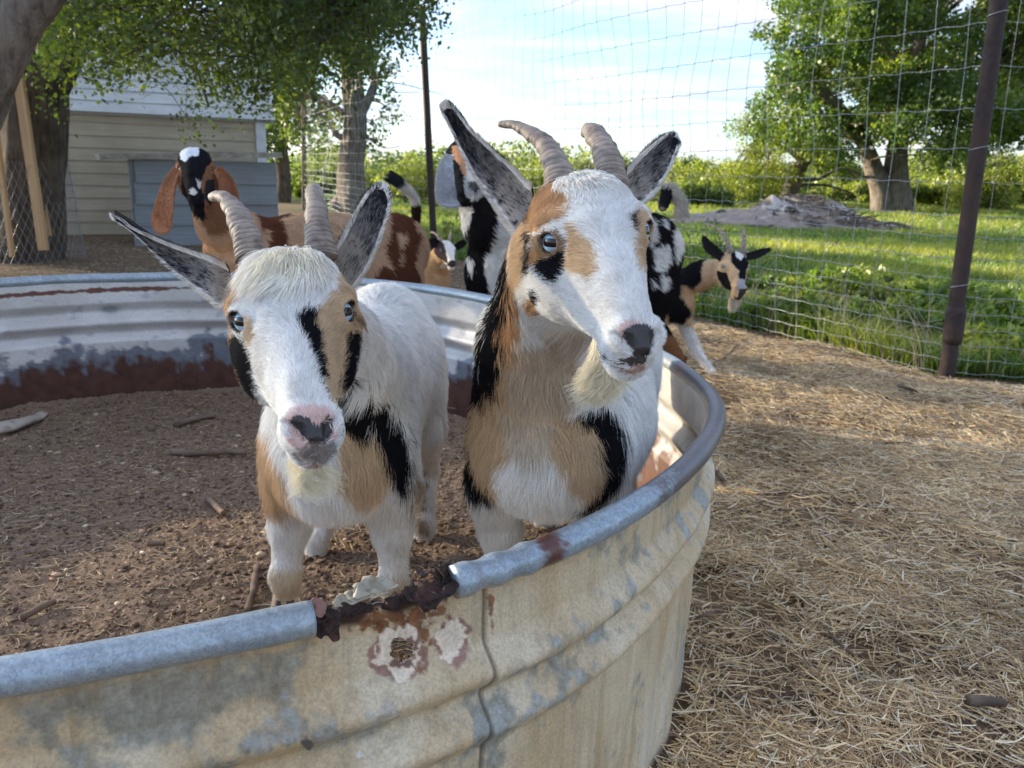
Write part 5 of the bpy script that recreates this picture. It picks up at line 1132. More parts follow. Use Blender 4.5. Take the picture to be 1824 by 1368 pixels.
# ================================================================== shed
sl_, sr_ = atz(78, 420, 0.0), np.array([0, 0, 0.]); sr_ = at(470, 410, 11.75); sr_[2] = 0; sl_ = at(78, 420, 10.7); sl_[2] = 0
ex = unit(sr_ - sl_); sl0 = sl_ - ex * 2.6; Wd = np.linalg.norm(sr_ - sl0); ey = np.array([-ex[1], ex[0], 0]); EZ = 1.60; TILT = R_(4)
shed = tag(empty('shed', tuple(sl0)), 'tan lap-sided shed with pale boarded roof and white corner trim', 'shed')
Rm = np.stack([ex, ey, (0, 0, 1)], 1)
def lap(name, c0, length, z, w, mat, parent, tilt=.0, yoff=0.0, axis_up=np.array([0, 0, 1.]), wob=0):
    "one board of given length; its lower edge stands proud"
    V = []; 
    for s_ in np.linspace(0, length, 14):
        o_ = c0 + ex * s_ - ey * yoff; wv = .006 * vnoise(np.array([[s_ * 1.3 + wob, z * 7, 0]]), 1, 5)[0]
        for dzz, oo in ((0, .022), (0, .006), (w * 1.06, -.004), (w * 1.06, .004)):
            V.append(o_ + axis_up * (z + dzz + (wv if dzz == 0 else 0)) - np.cross(ex, axis_up) * 0 + (-ey if axis_up[2] > .99 else np.cross(axis_up, ex) * -1) * oo * (1 if axis_up[2] > .99 else -1) * 1.0)
    F = []
    for i in range(13):
        a = i * 4; b = a + 4; F += [(a, b, b + 1, a + 1), (a + 1, b + 1, b + 2, a + 2), (a + 2, b + 2, b + 3, a + 3), (a + 3, b + 3, b, a)]
    F += [(0, 1, 2, 3), (52, 55, 54, 53)]
    return mesh_obj(name, V, F, mat, parent, smooth=False)
nb_ = 10; hb_ = EZ / nb_
wall = mesh_obj('wall', *box(sl0 + ex * Wd / 2 + ey * .06 + (0, 0, EZ / 2), (Wd, .1, EZ), Rm), SID_TAN, shed, smooth=False)
for k in range(nb_): lap('siding_board', sl0, Wd - .02, k * hb_, hb_, SID_TAN, wall, wob=k * 3.1)
sidew = mesh_obj('side_wall', *box(sl0 + ex * (Wd - .05) + ey * 1.6 + (0, 0, EZ / 2), (.1, 3.1, EZ), Rm), SID_TAN, shed, smooth=False)
mesh_obj('corner_trim', *box(sl0 + ex * (Wd + .02) - ey * .02 + (0, 0, EZ / 2 + .0), (.13, .06, EZ), Rm), WHITEP, shed, smooth=False)
# steep lower roof, boarded
rt = at(440, 130, 12.3); rise, run = 1.15, .62; upv = unit(ey * run + np.array([0, 0, rise])); Ls = math.hypot(rise, run); e0 = sl0 - ex * .1 - ey * .12 + (0, 0, EZ - .03)
nrf = np.cross(ex, upv)  # outward
Rr = np.stack([ex, upv, nrf], 1)
rf = mesh_obj('roof', *box(e0 + ex * (Wd / 2 + .1) + upv * Ls / 2 - nrf * .05, (Wd + .3, Ls, .06), Rr), SID_ROOF, shed, smooth=False)
nr_ = 8; hw = Ls / nr_
for k in range(nr_):
    c = e0 + ex * (Wd / 2 + .1) + upv * (hw * (k + .5)); Rt = np.stack([ex, unit(upv - nrf * .10), unit(nrf + upv * .10)], 1); V, F = box(c, (Wd + .32, hw * 1.08, .012), Rt); mesh_obj('roof_board', V, F, SID_ROOF, rf, smooth=False)
mesh_obj('roof_trim', *box(e0 + ex * (Wd + .28) + upv * Ls / 2 - nrf * .02, (.05, Ls + .04, .13), Rr), WHITEP, rf, smooth=False)
up2 = unit(ey * 1.0 + np.array([0, 0, .35])); n3 = np.cross(ex, up2); R3 = np.stack([ex, up2, n3], 1); mesh_obj('roof_top', *box(e0 + ex * (Wd / 2 + .1) + upv * Ls + up2 * .7, (Wd + .3, 1.5, .05), R3), SID_ROOF, shed, smooth=False)
gable = mesh_obj('gable', [e0 + ex * (Wd + .12) + (0, 0, 0), e0 + ex * (Wd + .12) + upv * Ls, e0 + ex * (Wd + .12) + upv * Ls + ey * 2.4, e0 + ex * (Wd + .12) + ey * 3.3] + [e0 + ex * (Wd + .08), e0 + ex * (Wd + .08) + upv * Ls, e0 + ex * (Wd + .08) + upv * Ls + ey * 2.4, e0 + ex * (Wd + .08) + ey * 3.3], [(0, 1, 2, 3), (7, 6, 5, 4), (0, 4, 5, 1), (1, 5, 6, 2), (2, 6, 7, 3), (3, 7, 4, 0)], SID_TAN, shed, smooth=False)
# ---- grey goat hutch with a slab top
hl = at(240, 415, 9.6); hl[2] = 0; hr = at(497, 409, 10.5); hr[2] = 0; hx = unit(hr - hl); hy = np.array([-hx[1], hx[0], 0]); hW = np.linalg.norm(hr - hl); hH = at(232, 284, 9.6)[2]
hut = tag(empty('goat_hutch', tuple(hl)), 'low grey panelled hutch with a flat board top beside the shed', 'hutch'); Rh = np.stack([hx, hy, (0, 0, 1)], 1)
fr = mesh_obj('front', *box(hl + hx * hW / 2 + hy * .05 + (0, 0, hH / 2), (hW, .05, hH), Rh), SID_GREY, hut, smooth=False)
for k in range(4):
    hk = hH / 4; tl = .12; Rt = np.stack([hx, unit(hy + np.array([0, 0, -.10])), unit(np.array([0, 0, 1]) + hy * .10)], 1)
    mesh_obj('panel', *box(hl + hx * (hW / 2 + .01 * k) - hy * .0 + (0, 0, hk * (k + .5)), (hW - .02 * k, .018, hk * 1.1), Rt), SID_GREY, fr, smooth=False)
mesh_obj('side', *box(hl + hx * .35 + hy * .45 + (0, 0, hH / 2), (.04, .8, hH), Rh), SID_GREY, hut, smooth=False); mesh_obj('side', *box(hl + hx * (hW - .02) + hy * .45 + (0, 0, hH / 2), (.04, .8, hH), Rh), SID_GREY, hut, smooth=False)
tl_ = at(176, 279, 9.5); tr_ = at(498, 276, 10.5); tx = unit(tr_ - tl_); ty = np.array([-tx[1], tx[0], 0]); ty = unit(ty - tx * (ty @ tx)); tz = np.cross(tx, ty); Rt = np.stack([tx, ty, tz], 1); tW = np.linalg.norm(tr_ - tl_)
mesh_obj('top_board', *box((tl_ + tr_) / 2 + ty * .42, (tW, 1.1, .065), Rt), WBOARD, hut, smooth=False)

# ================================================================== near left tree, lumber and wire
def left_tree():
    D = 8.0; B = lambda u, v, y=D: at(u, v, y); base = atz(60, 462, 0)
    root = tag(empty('shade_tree', tuple(base)), 'old tree whose dark trunk is wrapped in lumber and whose leaves hang over the pen', 'tree')
    y0 = base[1]; G = lambda u, v, dy=0: at(u, v, y0 + dy)
    bt = at(52, 475, y0); bt[2] = -.1
    limb([bt, G(60, 400), G(58, 300), G(62, 220), G(70, 150), G(60, 70), G(30, -40)], .36, .20, BARK_D, root, 'trunk', n=60, seg=28, seed=2, flute=.09, rough=.2)
    limb([G(62, 190), G(92, 165), G(118, 120), G(128, 70), G(150, 10), G(200, -80)], .15, .09, BARK_D, root, 'limb', n=40, seed=3, flute=.05)
    limb([G(62, 200, .1), G(20, 150), (*G(-60, 60)[:2], 2.6)], .16, .10, BARK_D, root, 'limb', n=30, seed=9)
    # big pale limb reaching over the lens side
    yb = 4.2; Bq = lambda u, v, dy=0: at(u, v, yb + dy)
    limb([(*Bq(-190, 330)[:2], 1.1), Bq(-90, 250), Bq(-20, 130), Bq(20, 60), Bq(62, 0), Bq(120, -70), Bq(220, -190)], .17, .085, BARK, root, 'limb', n=70, seg=22, seed=5, flute=.05)
    limb([Bq(28, 52), Bq(-5, 0), Bq(-40, -90)], .10, .07, BARK, root, 'limb', n=30, seg=18, seed=6)
    r = np.random.default_rng(17)
    poly = [(50, 110), (120, 130), (60, 160), (130, 175), (175, 120), (250, 95), (330, 190), (350, 215), (385, 180), (400, 150), (455, 170), (480, 135), (560, 145), (600, 120), (655, 105), (665, 60), (700, 55), (735, 30), (760, -40), (760, -200), (50, -200)]
    dens = 0; C = []
    # hanging sprays: strings of leaves
    def spray(c, n, L_, sg):
        d = unit(np.array([r.normal(0, .6), r.normal(0, .6), -1.0])); t = r.random(n); p = c + d * (t * L_)[:, None] + r.normal(0, sg, (n, 3)); return p
    k = 0
    while k < 640:
        u, v = r.uniform(40, 770), r.uniform(-200, 220)
        if not in_poly(np.array([(u, v)]), poly)[0]: continue
        if v > 90 and r.random() < .35: continue
        if 80 < u < 335 and v > 85 and r.random() < .8: continue
        if 335 <= u < 480 and v > 85 and r.random() < .35: continue
        y_ = r.uniform(4.6, 9.2); c = at(u, v, y_); C.append(spray(c, r.integers(40, 110), r.uniform(.15, .45) * y_ / 8, .07 * y_ / 8 + .03)); k += 1
    P = np.concatenate(C)
    # crown above and to the left, over the lens, which shades the tank
    n = 16000; q = np.concatenate([np.stack([r.uniform(-7.0, -2.2, n), r.uniform(2.5, 10.0, n), 3.3 + 2.4 * r.random(n)], 1)]); ok = (fbm(q, .55, 3, 91) > -.22) & ~((q[:, 0] > -.66 * q[:, 1]) & (q[:, 2] < 3.3)); q = q[ok]
    pp = proj(q); vis = (pp[:, 1] > -10) & (pp[:, 0] > 0) & (pp[:, 0] < 1824); q = q[~vis | (q[:, 1] < 0)]
    leaves('leaves', P, .038, leafcol(P * 1.5, (.058, .095, .028), (.18, .22, .045), 18), root, seed=5, aspect=.7)
    leaves('crown', q, .12, leafcol(q, (.045, .085, .022), (.10, .15, .03), 19), root, seed=6)
    nodes = np.concatenate([smooth_path(np.array([G(128, 70), G(150, 10), G(300, -60, -.5), G(480, -40, -.8), G(640, 20, -1)]), 40), smooth_path(np.array([G(128, 70), G(200, 60), G(330, 60), G(450, 80)]), 30)])
    for pts, r0 in (([G(128, 70), G(200, 20), G(330, -30, -.5), G(480, -40, -.8), G(640, 0, -1)], .07), ([G(150, 10), G(240, 40), G(330, 60), G(440, 80)], .045), ([G(330, 60), G(350, 120), G(372, 190)], .015)):
        limb(pts, r0, .012, BARK_D, root, 'limb', n=30, seg=8, seed=11)
    tips = np.array([c.mean(0) for c in C[:260]]); twigs(root, nodes, tips, BARK_D, .010)
    # loose hanging twigs
    for u, v, u2, v2 in ((210, 90, 320, 160), (245, 120, 345, 235), (320, 110, 330, 205), (260, 100, 255, 170)):
        limb([at(u, v, 6.5), at((u + u2) / 2 + 8, (v + v2) / 2 - 12, 6.4), at(u2, v2, 6.3)], .006, .002, BARK, root, 'twig', n=12, seg=5, seed=3)
    return y0
YT = left_tree()
def sun_filter_trees():  # sparse trees added out of view so only part of the sun gets through
    r = np.random.default_rng(61)
    for k, (cy, lb) in enumerate(((7.5, 'unseen leafy tree added far left to filter the sun, nearer one'), (13.0, 'unseen leafy tree added far left to filter the sun, farther one'))):
        root = tag(empty('sun_filter_tree', (-22.5, cy, 0)), lb, 'tree', 'unseen trees added to filter the sun'); limb([(-22.5, cy, -.1), (-22.4, cy + .2, 3), (-22.6, cy, 6.5)], .25, .10, BARK, root, 'trunk', n=20, seg=10, seed=k)
        cs = np.stack([r.uniform(-25, -20.5, 60), cy + r.uniform(-3.2, 3.2, 60), r.uniform(4.2, 9.6, 60)], 1); rs = r.uniform(1.2, 2.0, 60); P = clump_points(cs, rs, 6600, r, .8, .1); leaves('crown', P, .17, leafcol(P, (.075, .12, .03), (.2, .25, .05), 60 + k), root, seed=60 + k)
sun_filter_trees()
def board(u0, v0, u1, v1, y0, y1, w, th_, label, depthdir=(.15, 1, 0)):
    a, b = at(u0, v0, y0), at(u1, v1, y1); z = unit(a - b); x = unit(np.cross(np.array(depthdir, float), z)); y_ = np.cross(z, x); V, F = box((0, 0, 0), (w, th_, np.linalg.norm(a - b)), None)
    me = mesh_obj('lumber_board', V, F, LUMBER, smooth=False); Mx = Matrix.Identity(4)
    for i in range(3): Mx[i][0] = x[i]; Mx[i][1] = y_[i]; Mx[i][2] = z[i]; Mx[i][3] = (a[i] + b[i]) / 2
    me.matrix_world = Mx; bv = me.modifiers.new('b', 'BEVEL'); bv.width = .004; return tag(me, label, 'board')
yt = YT - .42
board(32, 128, 78, 446, yt, yt - .1, .095, .04, 'widest board leaning upright against the dark trunk')
board(64, 166, 98, 440, yt + .45, yt + .35, .045, .09, 'board behind the widest one with a pale edge')
board(48, 0, 62, 210, yt + .6, yt + .5, .05, .04, 'slim board rising behind the trunk to the leaves')
board(-12, 190, 22, 458, yt - .05, yt - .15, .040, .04, 'narrow board at the left edge of the picture')
board(62, 160, 88, 420, yt + .3, yt + .25, .03, .04, 'thin shadowed lath between two leaning boards')
# chain link wrap round the trunk
def chainlink():
    root = tag(empty('wire_mesh_wrap', (at(50, 462, YT)[0], YT, 0)), 'diamond wire mesh wrapped round the boarded trunk', 'wire mesh'); c = np.array([at(40, 400, YT)[0], YT + .05]); Rr_ = .44; H_ = .95; Vs, Fs, b = [], [], 0; nd = 46
    for k in range(nd):
        for sgn in (-1, 1):
            z = np.linspace(0, H_, 24); th_ = 2 * np.pi * k / nd + sgn * z / .075 * (2 * np.pi / nd) * .5; R__ = Rr_ + .10 * (1 - z) * .6 + .02 * vnoise(np.stack([th_ * 2, z * 3], -1), 1, 3); P = np.stack([c[0] + R__ * np.cos(th_), c[1] + R__ * np.sin(th_), z], 1); V, F = tube(P, .0014, 4, caps=False); Vs.append(V); Fs.append(F + b); b += len(V)
    mesh_obj('mesh_wires', np.concatenate(Vs), np.concatenate(Fs), WIRE, root)['kind'] = 'stuff'
chainlink()

# ---- old grey tree behind the shed corner
def old_tree():
    r = np.random.default_rng(23); D = 17.5; B = lambda u, v, dy=0: at(u, v, D + dy); base = B(628, 368); base[2] = 0
    root = tag(empty('gnarled_tree', tuple(base)), 'gnarled grey-trunked tree right of the shed', 'tree')
    b0 = base.copy(); b0[2] = -.1
    limb([b0, B(628, 340), B(626, 290), B(632, 230), B(630, 170), B(622, 110), B(605, 30), B(590, -80)], .34, .16, BARK, root, 'trunk', n=60, seg=26, seed=4, flute=.09)
    limb([B(600, 372), B(612, 352), B(622, 325)], .20, .12, BARK, root, 'root_flare', n=20, seg=12, seed=5)
    limb([B(632, 225), B(600, 195), B(565, 175), B(520, 165), B(490, 140)], .11, .05, BARK, root, 'limb', n=30, seed=6)
    limb([B(634, 215), B(655, 180), B(668, 140), B(650, 115), B(665, 60)], .12, .05, BARK, root, 'limb', n=30, seed=7)
    limb([B(628, 250), B(600, 240), B(585, 215), B(560, 200)], .09, .03, BARK, root, 'limb', n=24, seed=8)
    limb([B(622, 110), B(580, 60), B(540, 0)], .10, .05, BARK, root, 'limb', n=24, seed=9)
    cs, rs = [], []; poly = [(480, 140), (520, 190), (560, 150), (600, 110), (650, 120), (690, 60), (740, -40), (740, -200), (440, -200), (450, 60)]
    while len(cs) < 70:
        u, v = r.uniform(440, 750), r.uniform(-200, 200)
        if in_poly(np.array([(u, v)]), poly)[0]: cs.append(B(u, v, r.uniform(-2, 2))); rs.append(r.uniform(.2, .6))
    for u, v in ((665, 130), (690, 170), (700, 205), (675, 225), (595, 215), (560, 230), (520, 240), (690, 120), (575, 260), (665, 250), (510, 200)): cs.append(B(u, v)); rs.append(.28)
    cs, rs = np.array(cs), np.array(rs); P = clump_points(cs, rs, 17000, r, .8, .2); leaves('crown', P, .095, leafcol(P, (.08, .12, .04), (.19, .24, .06), 28), root, seed=7)
    nodes = np.concatenate([smooth_path(np.array(q), 20) for q in ([B(632, 225), B(600, 195), B(565, 175), B(520, 165), B(490, 140)], [B(634, 215), B(655, 180), B(668, 140), B(650, 115), B(665, 60)], [B(622, 110), B(605, 30), B(590, -80)])]); tips = cs[np.arange(len(cs))]; twigs(root, nodes, np.concatenate([tips, tips + r.normal(0, .35, tips.shape), tips + r.normal(0, .45, tips.shape)]), BARK, .018)
old_tree()
def back_tree():
    r = np.random.default_rng(29); D = 21.0; B = lambda u, v, dy=0: at(u, v, D + dy); base = B(505, 372); base[2] = 0
    root = tag(empty('dark_tree', tuple(base)), 'dense dark tree standing behind the shed corner', 'tree'); b0 = base.copy()
    limb([b0, B(505, 320), B(500, 240), B(510, 160), B(500, 60)], .22, .10, BARK_D, root, 'trunk', n=40, seed=4); limb([B(503, 260), B(485, 200), B(478, 120)], .12, .06, BARK_D, root, 'limb', n=20, seed=5)
    cs = np.array([B(r.uniform(440, 580), r.uniform(-120, 330), r.uniform(-2, 2)) for _ in range(80)]); cs = cs[[(not (545 < proj(c[None])[0, 0] and proj(c[None])[0, 1] > 260)) for c in cs]]; rs = r.uniform(.3, .8, len(cs)); P = clump_points(cs, rs, 15000, r); P = P[P[:, 2] > 0]; leaves('crown', P, .12, leafcol(P, (.045, .08, .026), (.13, .18, .04), 38), root, seed=8); twigs(root, smooth_path(np.array([B(505, 320), B(500, 240), B(510, 160), B(500, 60)]), 20), cs, BARK_D, .03)
back_tree()
PT1 = mk_paint(M1, t1, L1, B1, WHITE, WHITE)
def goat_one():
    return hero('goat', 'white goat with a fluffy cream forelock and black stripes down its face', M1, t1, s, PT1, hs1, ears1,
     (3800, (0, .084, -.074), (.014, .024, .020), .058, (0.02, .02, -1), (.90, .80, .60)), [(-.357, 1.165, soil_z(0, 1.165) - .004), (-.172, 1.165, soil_z(0, 1.165) - .004), (-.378, 1.44, .232), (-.176, 1.55, .225)], (-.262, 1.3, .25), 21,
     nfur=330000, poll=(13000, np.array([0, -.034, .034]), np.array([.034, .036, .026]), 0.025, (.88, .81, .66)), look=.55)

# ---- taller goat with the long white beard
M2 = [[.9736, .2245, -.0412], [.1823, -.8736, -.4511], [.1372, -.4317, .8915]]; t2 = [.0746, .7739, .9596]
s2 = SDF()
s2.ell((.13, 1.43, .615), (.122, .27, .150), k=.03)
s2.ell((.058, 1.18, .655), (.101, .13, .135), k=.05)
s2.ell((.054, 1.12, .615), (.086, .085, .080), k=.04)
s2.ell((.075, 1.27, .715), (.062, .13, .085), k=.05)
s2.ell((.185, 1.64, .665), (.106, .135, .118), k=.05)
s2.cone((.045, 1.19, .72), (.038, 1.02, .80), .090, .072, .05)
s2.cone((.038, 1.02, .80), (.052, .86, .935), .071, .056, .04)
for x, kx, fx in ((-.018, -.008, -.004), (.135, .143, .146)):
    s2.ell((x, 1.195, .58), (.040, .07, .10), k=.04)
    s2.cone((x, 1.19, .545), (x + (kx - x) * .6, 1.185, .46), .039, .028, .03)
    s2.cone((x + (kx - x) * .6, 1.185, .46), (kx, 1.17, .385), .027, .020, .02)
    s2.ell((kx, 1.165, .38), (.020, .021, .026), k=.015)
    s2.cone((kx, 1.17, .38), (fx, 1.178, .314), .0178, .0172, .015)
    s2.cone((fx, 1.178, .318), (fx, 1.160, .290), .0225, .019, .012)
for x, fx, fy, fz in ((.110, .080, 1.66, .228), (.245, .268, 1.60, .228)):
    s2.ell((x, 1.63, .565), (.048, .105, .125), k=.05)
    s2.cone((x, 1.60, .50), ((x + fx) / 2, fy + .10, .375), .046, .026, .03)
    s2.cone(((x + fx) / 2, fy + .10, .375), (fx, fy + .015, fz + .055), .024, .0165, .015)
    s2.cone((fx, fy + .015, fz + .06), (fx, fy, fz + .012), .020, .019, .012)
add_head(s2, HEAD_DWARF, M2, t2)
K2 = (760, 170, .3947); K3 = (780, 600, .3947)
L2 = [
 (pc([(500, 395), (590, 375), (640, 400), (655, 470), (655, 560), (600, 565), (565, 575), (530, 600), (480, 625), (460, 560), (470, 470)], *K2), ORANGE),
 (pc([(655, 575), (690, 590), (745, 650), (785, 740), (795, 800), (745, 822), (680, 812), (648, 780), (655, 700), (650, 640)], *K2), TAN),
 (pc([(390, 560), (470, 560), (480, 640), (455, 800), (430, 860), (380, 900)], *K2), TAN),
 (pc([(480, 640), (520, 610), (600, 600), (640, 660), (650, 720), (600, 710), (540, 735), (500, 760), (480, 720)], *K2), (.30, .21, .14)),
 (pc([(500, 762), (540, 740), (600, 703), (642, 712), (652, 780), (630, 822), (592, 853), (560, 833), (520, 800)], *K2), BLACK),
 (pc([(455, 600), (475, 610), (478, 700), (490, 780), (462, 810), (448, 760), (455, 680)], *K2), BLACK),
 (pc([(470, 900), (500, 950), (525, 960), (520, 990), (480, 990), (455, 950)], *K2), ORANGE),
 (pc([(482, 890), (508, 872), (528, 920), (522, 960), (492, 955)], *K2), BLACK),
 (pc([(940, 490), (1000, 540), (1035, 600), (1020, 680), (985, 760), (970, 810), (940, 760), (930, 680), (925, 600)], *K2), TAN),
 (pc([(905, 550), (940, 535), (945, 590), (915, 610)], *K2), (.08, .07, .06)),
 (pc([(490, 700), (520, 690), (560, 700), (545, 735), (505, 760), (485, 740)], *K2), (.34, .20, .10)),
 # muzzle
 (pc([(860, 1050), (900, 1020), (970, 1010), (900, 1100), (885, 1130)], *K2), (.76, .55, .50)),
 (pc([(880, 1072), (915, 1040), (970, 1026), (1012, 1036), (1030, 1080), (1022, 1140), (1000, 1180), (985, 1215), (960, 1215), (940, 1170), (905, 1130)], *K2), PAD),
 (pc([(755, 1140), (800, 1172), (850, 1195), (930, 1170), (990, 1180), (975, 1218), (900, 1222), (840, 1212), (790, 1186)], *K2), (.09, .08, .08)),
 (pc([(870, 1228), (900, 1228), (985, 1218), (965, 1252), (900, 1262)], *K2), (.55, .33, .29)),
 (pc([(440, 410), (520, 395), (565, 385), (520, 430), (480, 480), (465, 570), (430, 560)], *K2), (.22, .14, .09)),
]
NK = (.66, .56, .45)
B2 = [
 (pc([(230, 0), (700, -80), (620, 200), (560, 420), (440, 520), (320, 480), (180, 500), (150, 300)], *K3), NK),
 (pc([(380, 560), (455, 560), (450, 760), (420, 900), (400, 1000), (370, 1100), (340, 1250), (310, 1368), (200, 1368), (300, 1000), (350, 800)], *K2), ORANGE),
 (pc([(300, -10), (345, 0), (310, 200), (270, 300), (320, 400), (340, 500), (270, 570), (255, 690), (200, 640), (150, 560), (140, 400), (170, 300), (240, 240), (275, 130)], *K3), TAN),
 (pc([(560, 300), (620, 290), (690, 380), (712, 480), (730, 600), (690, 690), (620, 650), (560, 570), (480, 490), (520, 380)], *K3), TAN),
 (pc([(350, 690), (392, 640), (392, 760), (372, 900), (345, 1010), (310, 1180), (245, 1368), (180, 1368), (240, 1150), (300, 950), (335, 850)], *K2), BLACK),
 (pc([(200, -20), (300, -20), (275, 120), (243, 230), (183, 285), (163, 350), (155, 480), (185, 590), (240, 650), (255, 700), (190, 700), (120, 620), (90, 550), (90, 430), (120, 300), (160, 180)], *K3), BLACK),
 (pc([(605, 300), (735, 245), (795, 320), (825, 430), (830, 570), (775, 675), (700, 735), (640, 722), (685, 680), (728, 600), (705, 480), (685, 380)], *K3), BLACK),
 (pc([(808, 700), (850, 695), (850, 785), (820, 770)], *K3), (.05, .05, .05)),
]
PT2 = mk_paint(M2, t2, L2, B2, WHITE, WHITE)
f2 = lambda L: [at(760 + .3947 * a, 170 + .3947 * b, c) for a, b, c in L]
hs2 = [(f2([(610, 420, .815), (600, 370, .825), (578, 300, .845), (535, 225, .87), (450, 158, .90), (380, 132, .915), (325, 130, .925)]), .0185, .0038, 20),
       (f2([(845, 420, .835), (832, 360, .85), (818, 290, .87), (790, 215, .90), (750, 168, .925), (728, 158, .935)]), .0175, .0105, 20)]
u2 = [(470, 425, .835), (440, 405, .84), (390, 345, .845), (300, 262, .85), (200, 168, .855), (150, 105, .86), (118, 66, .862), (95, 56, .862)]
l2 = [(420, 640, .85), (375, 585, .855), (300, 475, .86), (235, 380, .86), (190, 300, .862), (145, 215, .865), (95, 105, .865), (84, 62, .863)]
ul2 = [(905, 355, .845), (940, 315, .85), (1000, 255, .86), (1060, 205, .87), (1100, 186, .88), (1122, 190, .885)]
ll2 = [(955, 490, .86), (1000, 460, .865), (1050, 400, .87), (1095, 320, .875), (1125, 240, .88), (1130, 205, .886)]
ears2 = [(f2(u2), f2(l2), .20, 'ear', .004, speckled_ear(13)), (f2(ul2), f2(ll2), .20, 'ear', .004, speckled_ear(14))]
def goat_two():
    return hero('goat', 'bearded goat looking aside, with a black patch under its blue eye', M2, t2, s2, PT2, hs2, ears2,
     (6500, (0, .066, -.078), (.015, .026, .022), .074, (-.08, .05, -1), (.90, .81, .62)), [(-.004, 1.165, soil_z(0, 1.165) - .004), (.146, 1.165, soil_z(0, 1.165) - .004), (.08, 1.66, .222), (.268, 1.60, .222)], (.10, 1.3, .25), 22,
     nfur=340000, poll=(3200, np.array([0, -.045, .038]), np.array([.028, .03, .03]), .016, (.80, .77, .70)), look=.25)
goat_one(); goat_two()
# ================================================================== the goats outside the tank
def frame(f, upv=(0, 0, 1)):
    f = unit(np.array(f, float)); u = np.array(upv, float); u = unit(u - f * (u @ f)); r = np.cross(u, f); return np.stack([r, f, u], 1)
def leg(s, hip, knee, foot, r, hind=False):
    hip, knee, foot = map(np.array, (hip, knee, foot)); s.cone(hip, knee, .042 * r, .024 * r, .03 * r); s.ell(knee, np.array((.023, .024, .026)) * r, k=.012); s.cone(knee, foot + (0, 0, .05), .019 * r, .015 * r, .012); s.cone(foot + (0, 0, .055), foot + (0, 0, .012), .018 * r, .019 * r, .01)
def quad(s, sh, hp_, r, neck, tab, M, t, sc, feet, fat=1.0, nk_r=(.088, .060)):
    "sh, hp_: centre of shoulders and of pelvis; feet: 4 ground points (front two, hind two)"
    sh, hp_ = np.array(sh, float), np.array(hp_, float); ax = unit(hp_ - sh); L = np.linalg.norm(hp_ - sh); side = unit(np.cross(ax, (0, 0, 1))); up = np.cross(side, ax); B = np.stack([side, ax, up], 1)
    s.ell((sh + hp_) / 2 - (0, 0, .02 * r), np.array((.125 * r * fat, L * .56, .150 * r * fat)), B, .04)
    s.ell(sh + (0, 0, -.01), np.array((.095, .13, .155)) * r, B, .05); s.ell(hp_ + (0, 0, .0), np.array((.105, .135, .135)) * r, B, .05); s.ell(sh - ax * .07 * r - (0, 0, .07 * r), np.array((.075, .08, .09)) * r, B, .04)
    nk = [sh - ax * .03 * r + (0, 0, .05 * r)] + [np.array(n_) for n_ in neck] + [hp(M, t, 0, -.055, -.03, sc)]
    rr = np.linspace(nk_r[0], nk_r[1], len(nk)) * r
    for a, b, ra, rb in zip(nk[:-1], nk[1:], rr[:-1], rr[1:]): s.cone(a, b, ra, rb, .04)
    for k, f in enumerate(feet):
        f = np.array(f, float); hind = k >= 2; c = hp_ if hind else sh; sd = side * (.07 * r) * (1 if (f - c) @ side > 0 else -1)
        if hind:
            s.ell(c + sd + ax * .01 - (0, 0, .10 * r), np.array((.05, .10, .13)) * r, B, .04); hock = np.array([f[0], f[1], f[2] + .27 * r]) + ax * .06 * r; st = c + sd - ax * .03 - (0, 0, .17 * r)
            s.cone(st, hock, .046 * r, .024 * r, .03); s.cone(hock, f + (0, 0, .05), .020 * r, .0155 * r, .012); s.cone(f + (0, 0, .055), f + (0, 0, .012), .018 * r, .019 * r, .01)
        else:
            el = c + sd - (0, 0, .12 * r); kn = f * .55 + el * .45; s.ell(c + sd - (0, 0, .05 * r), np.array((.04, .07, .11)) * r, B, .04); leg(s, el, kn, f, r)
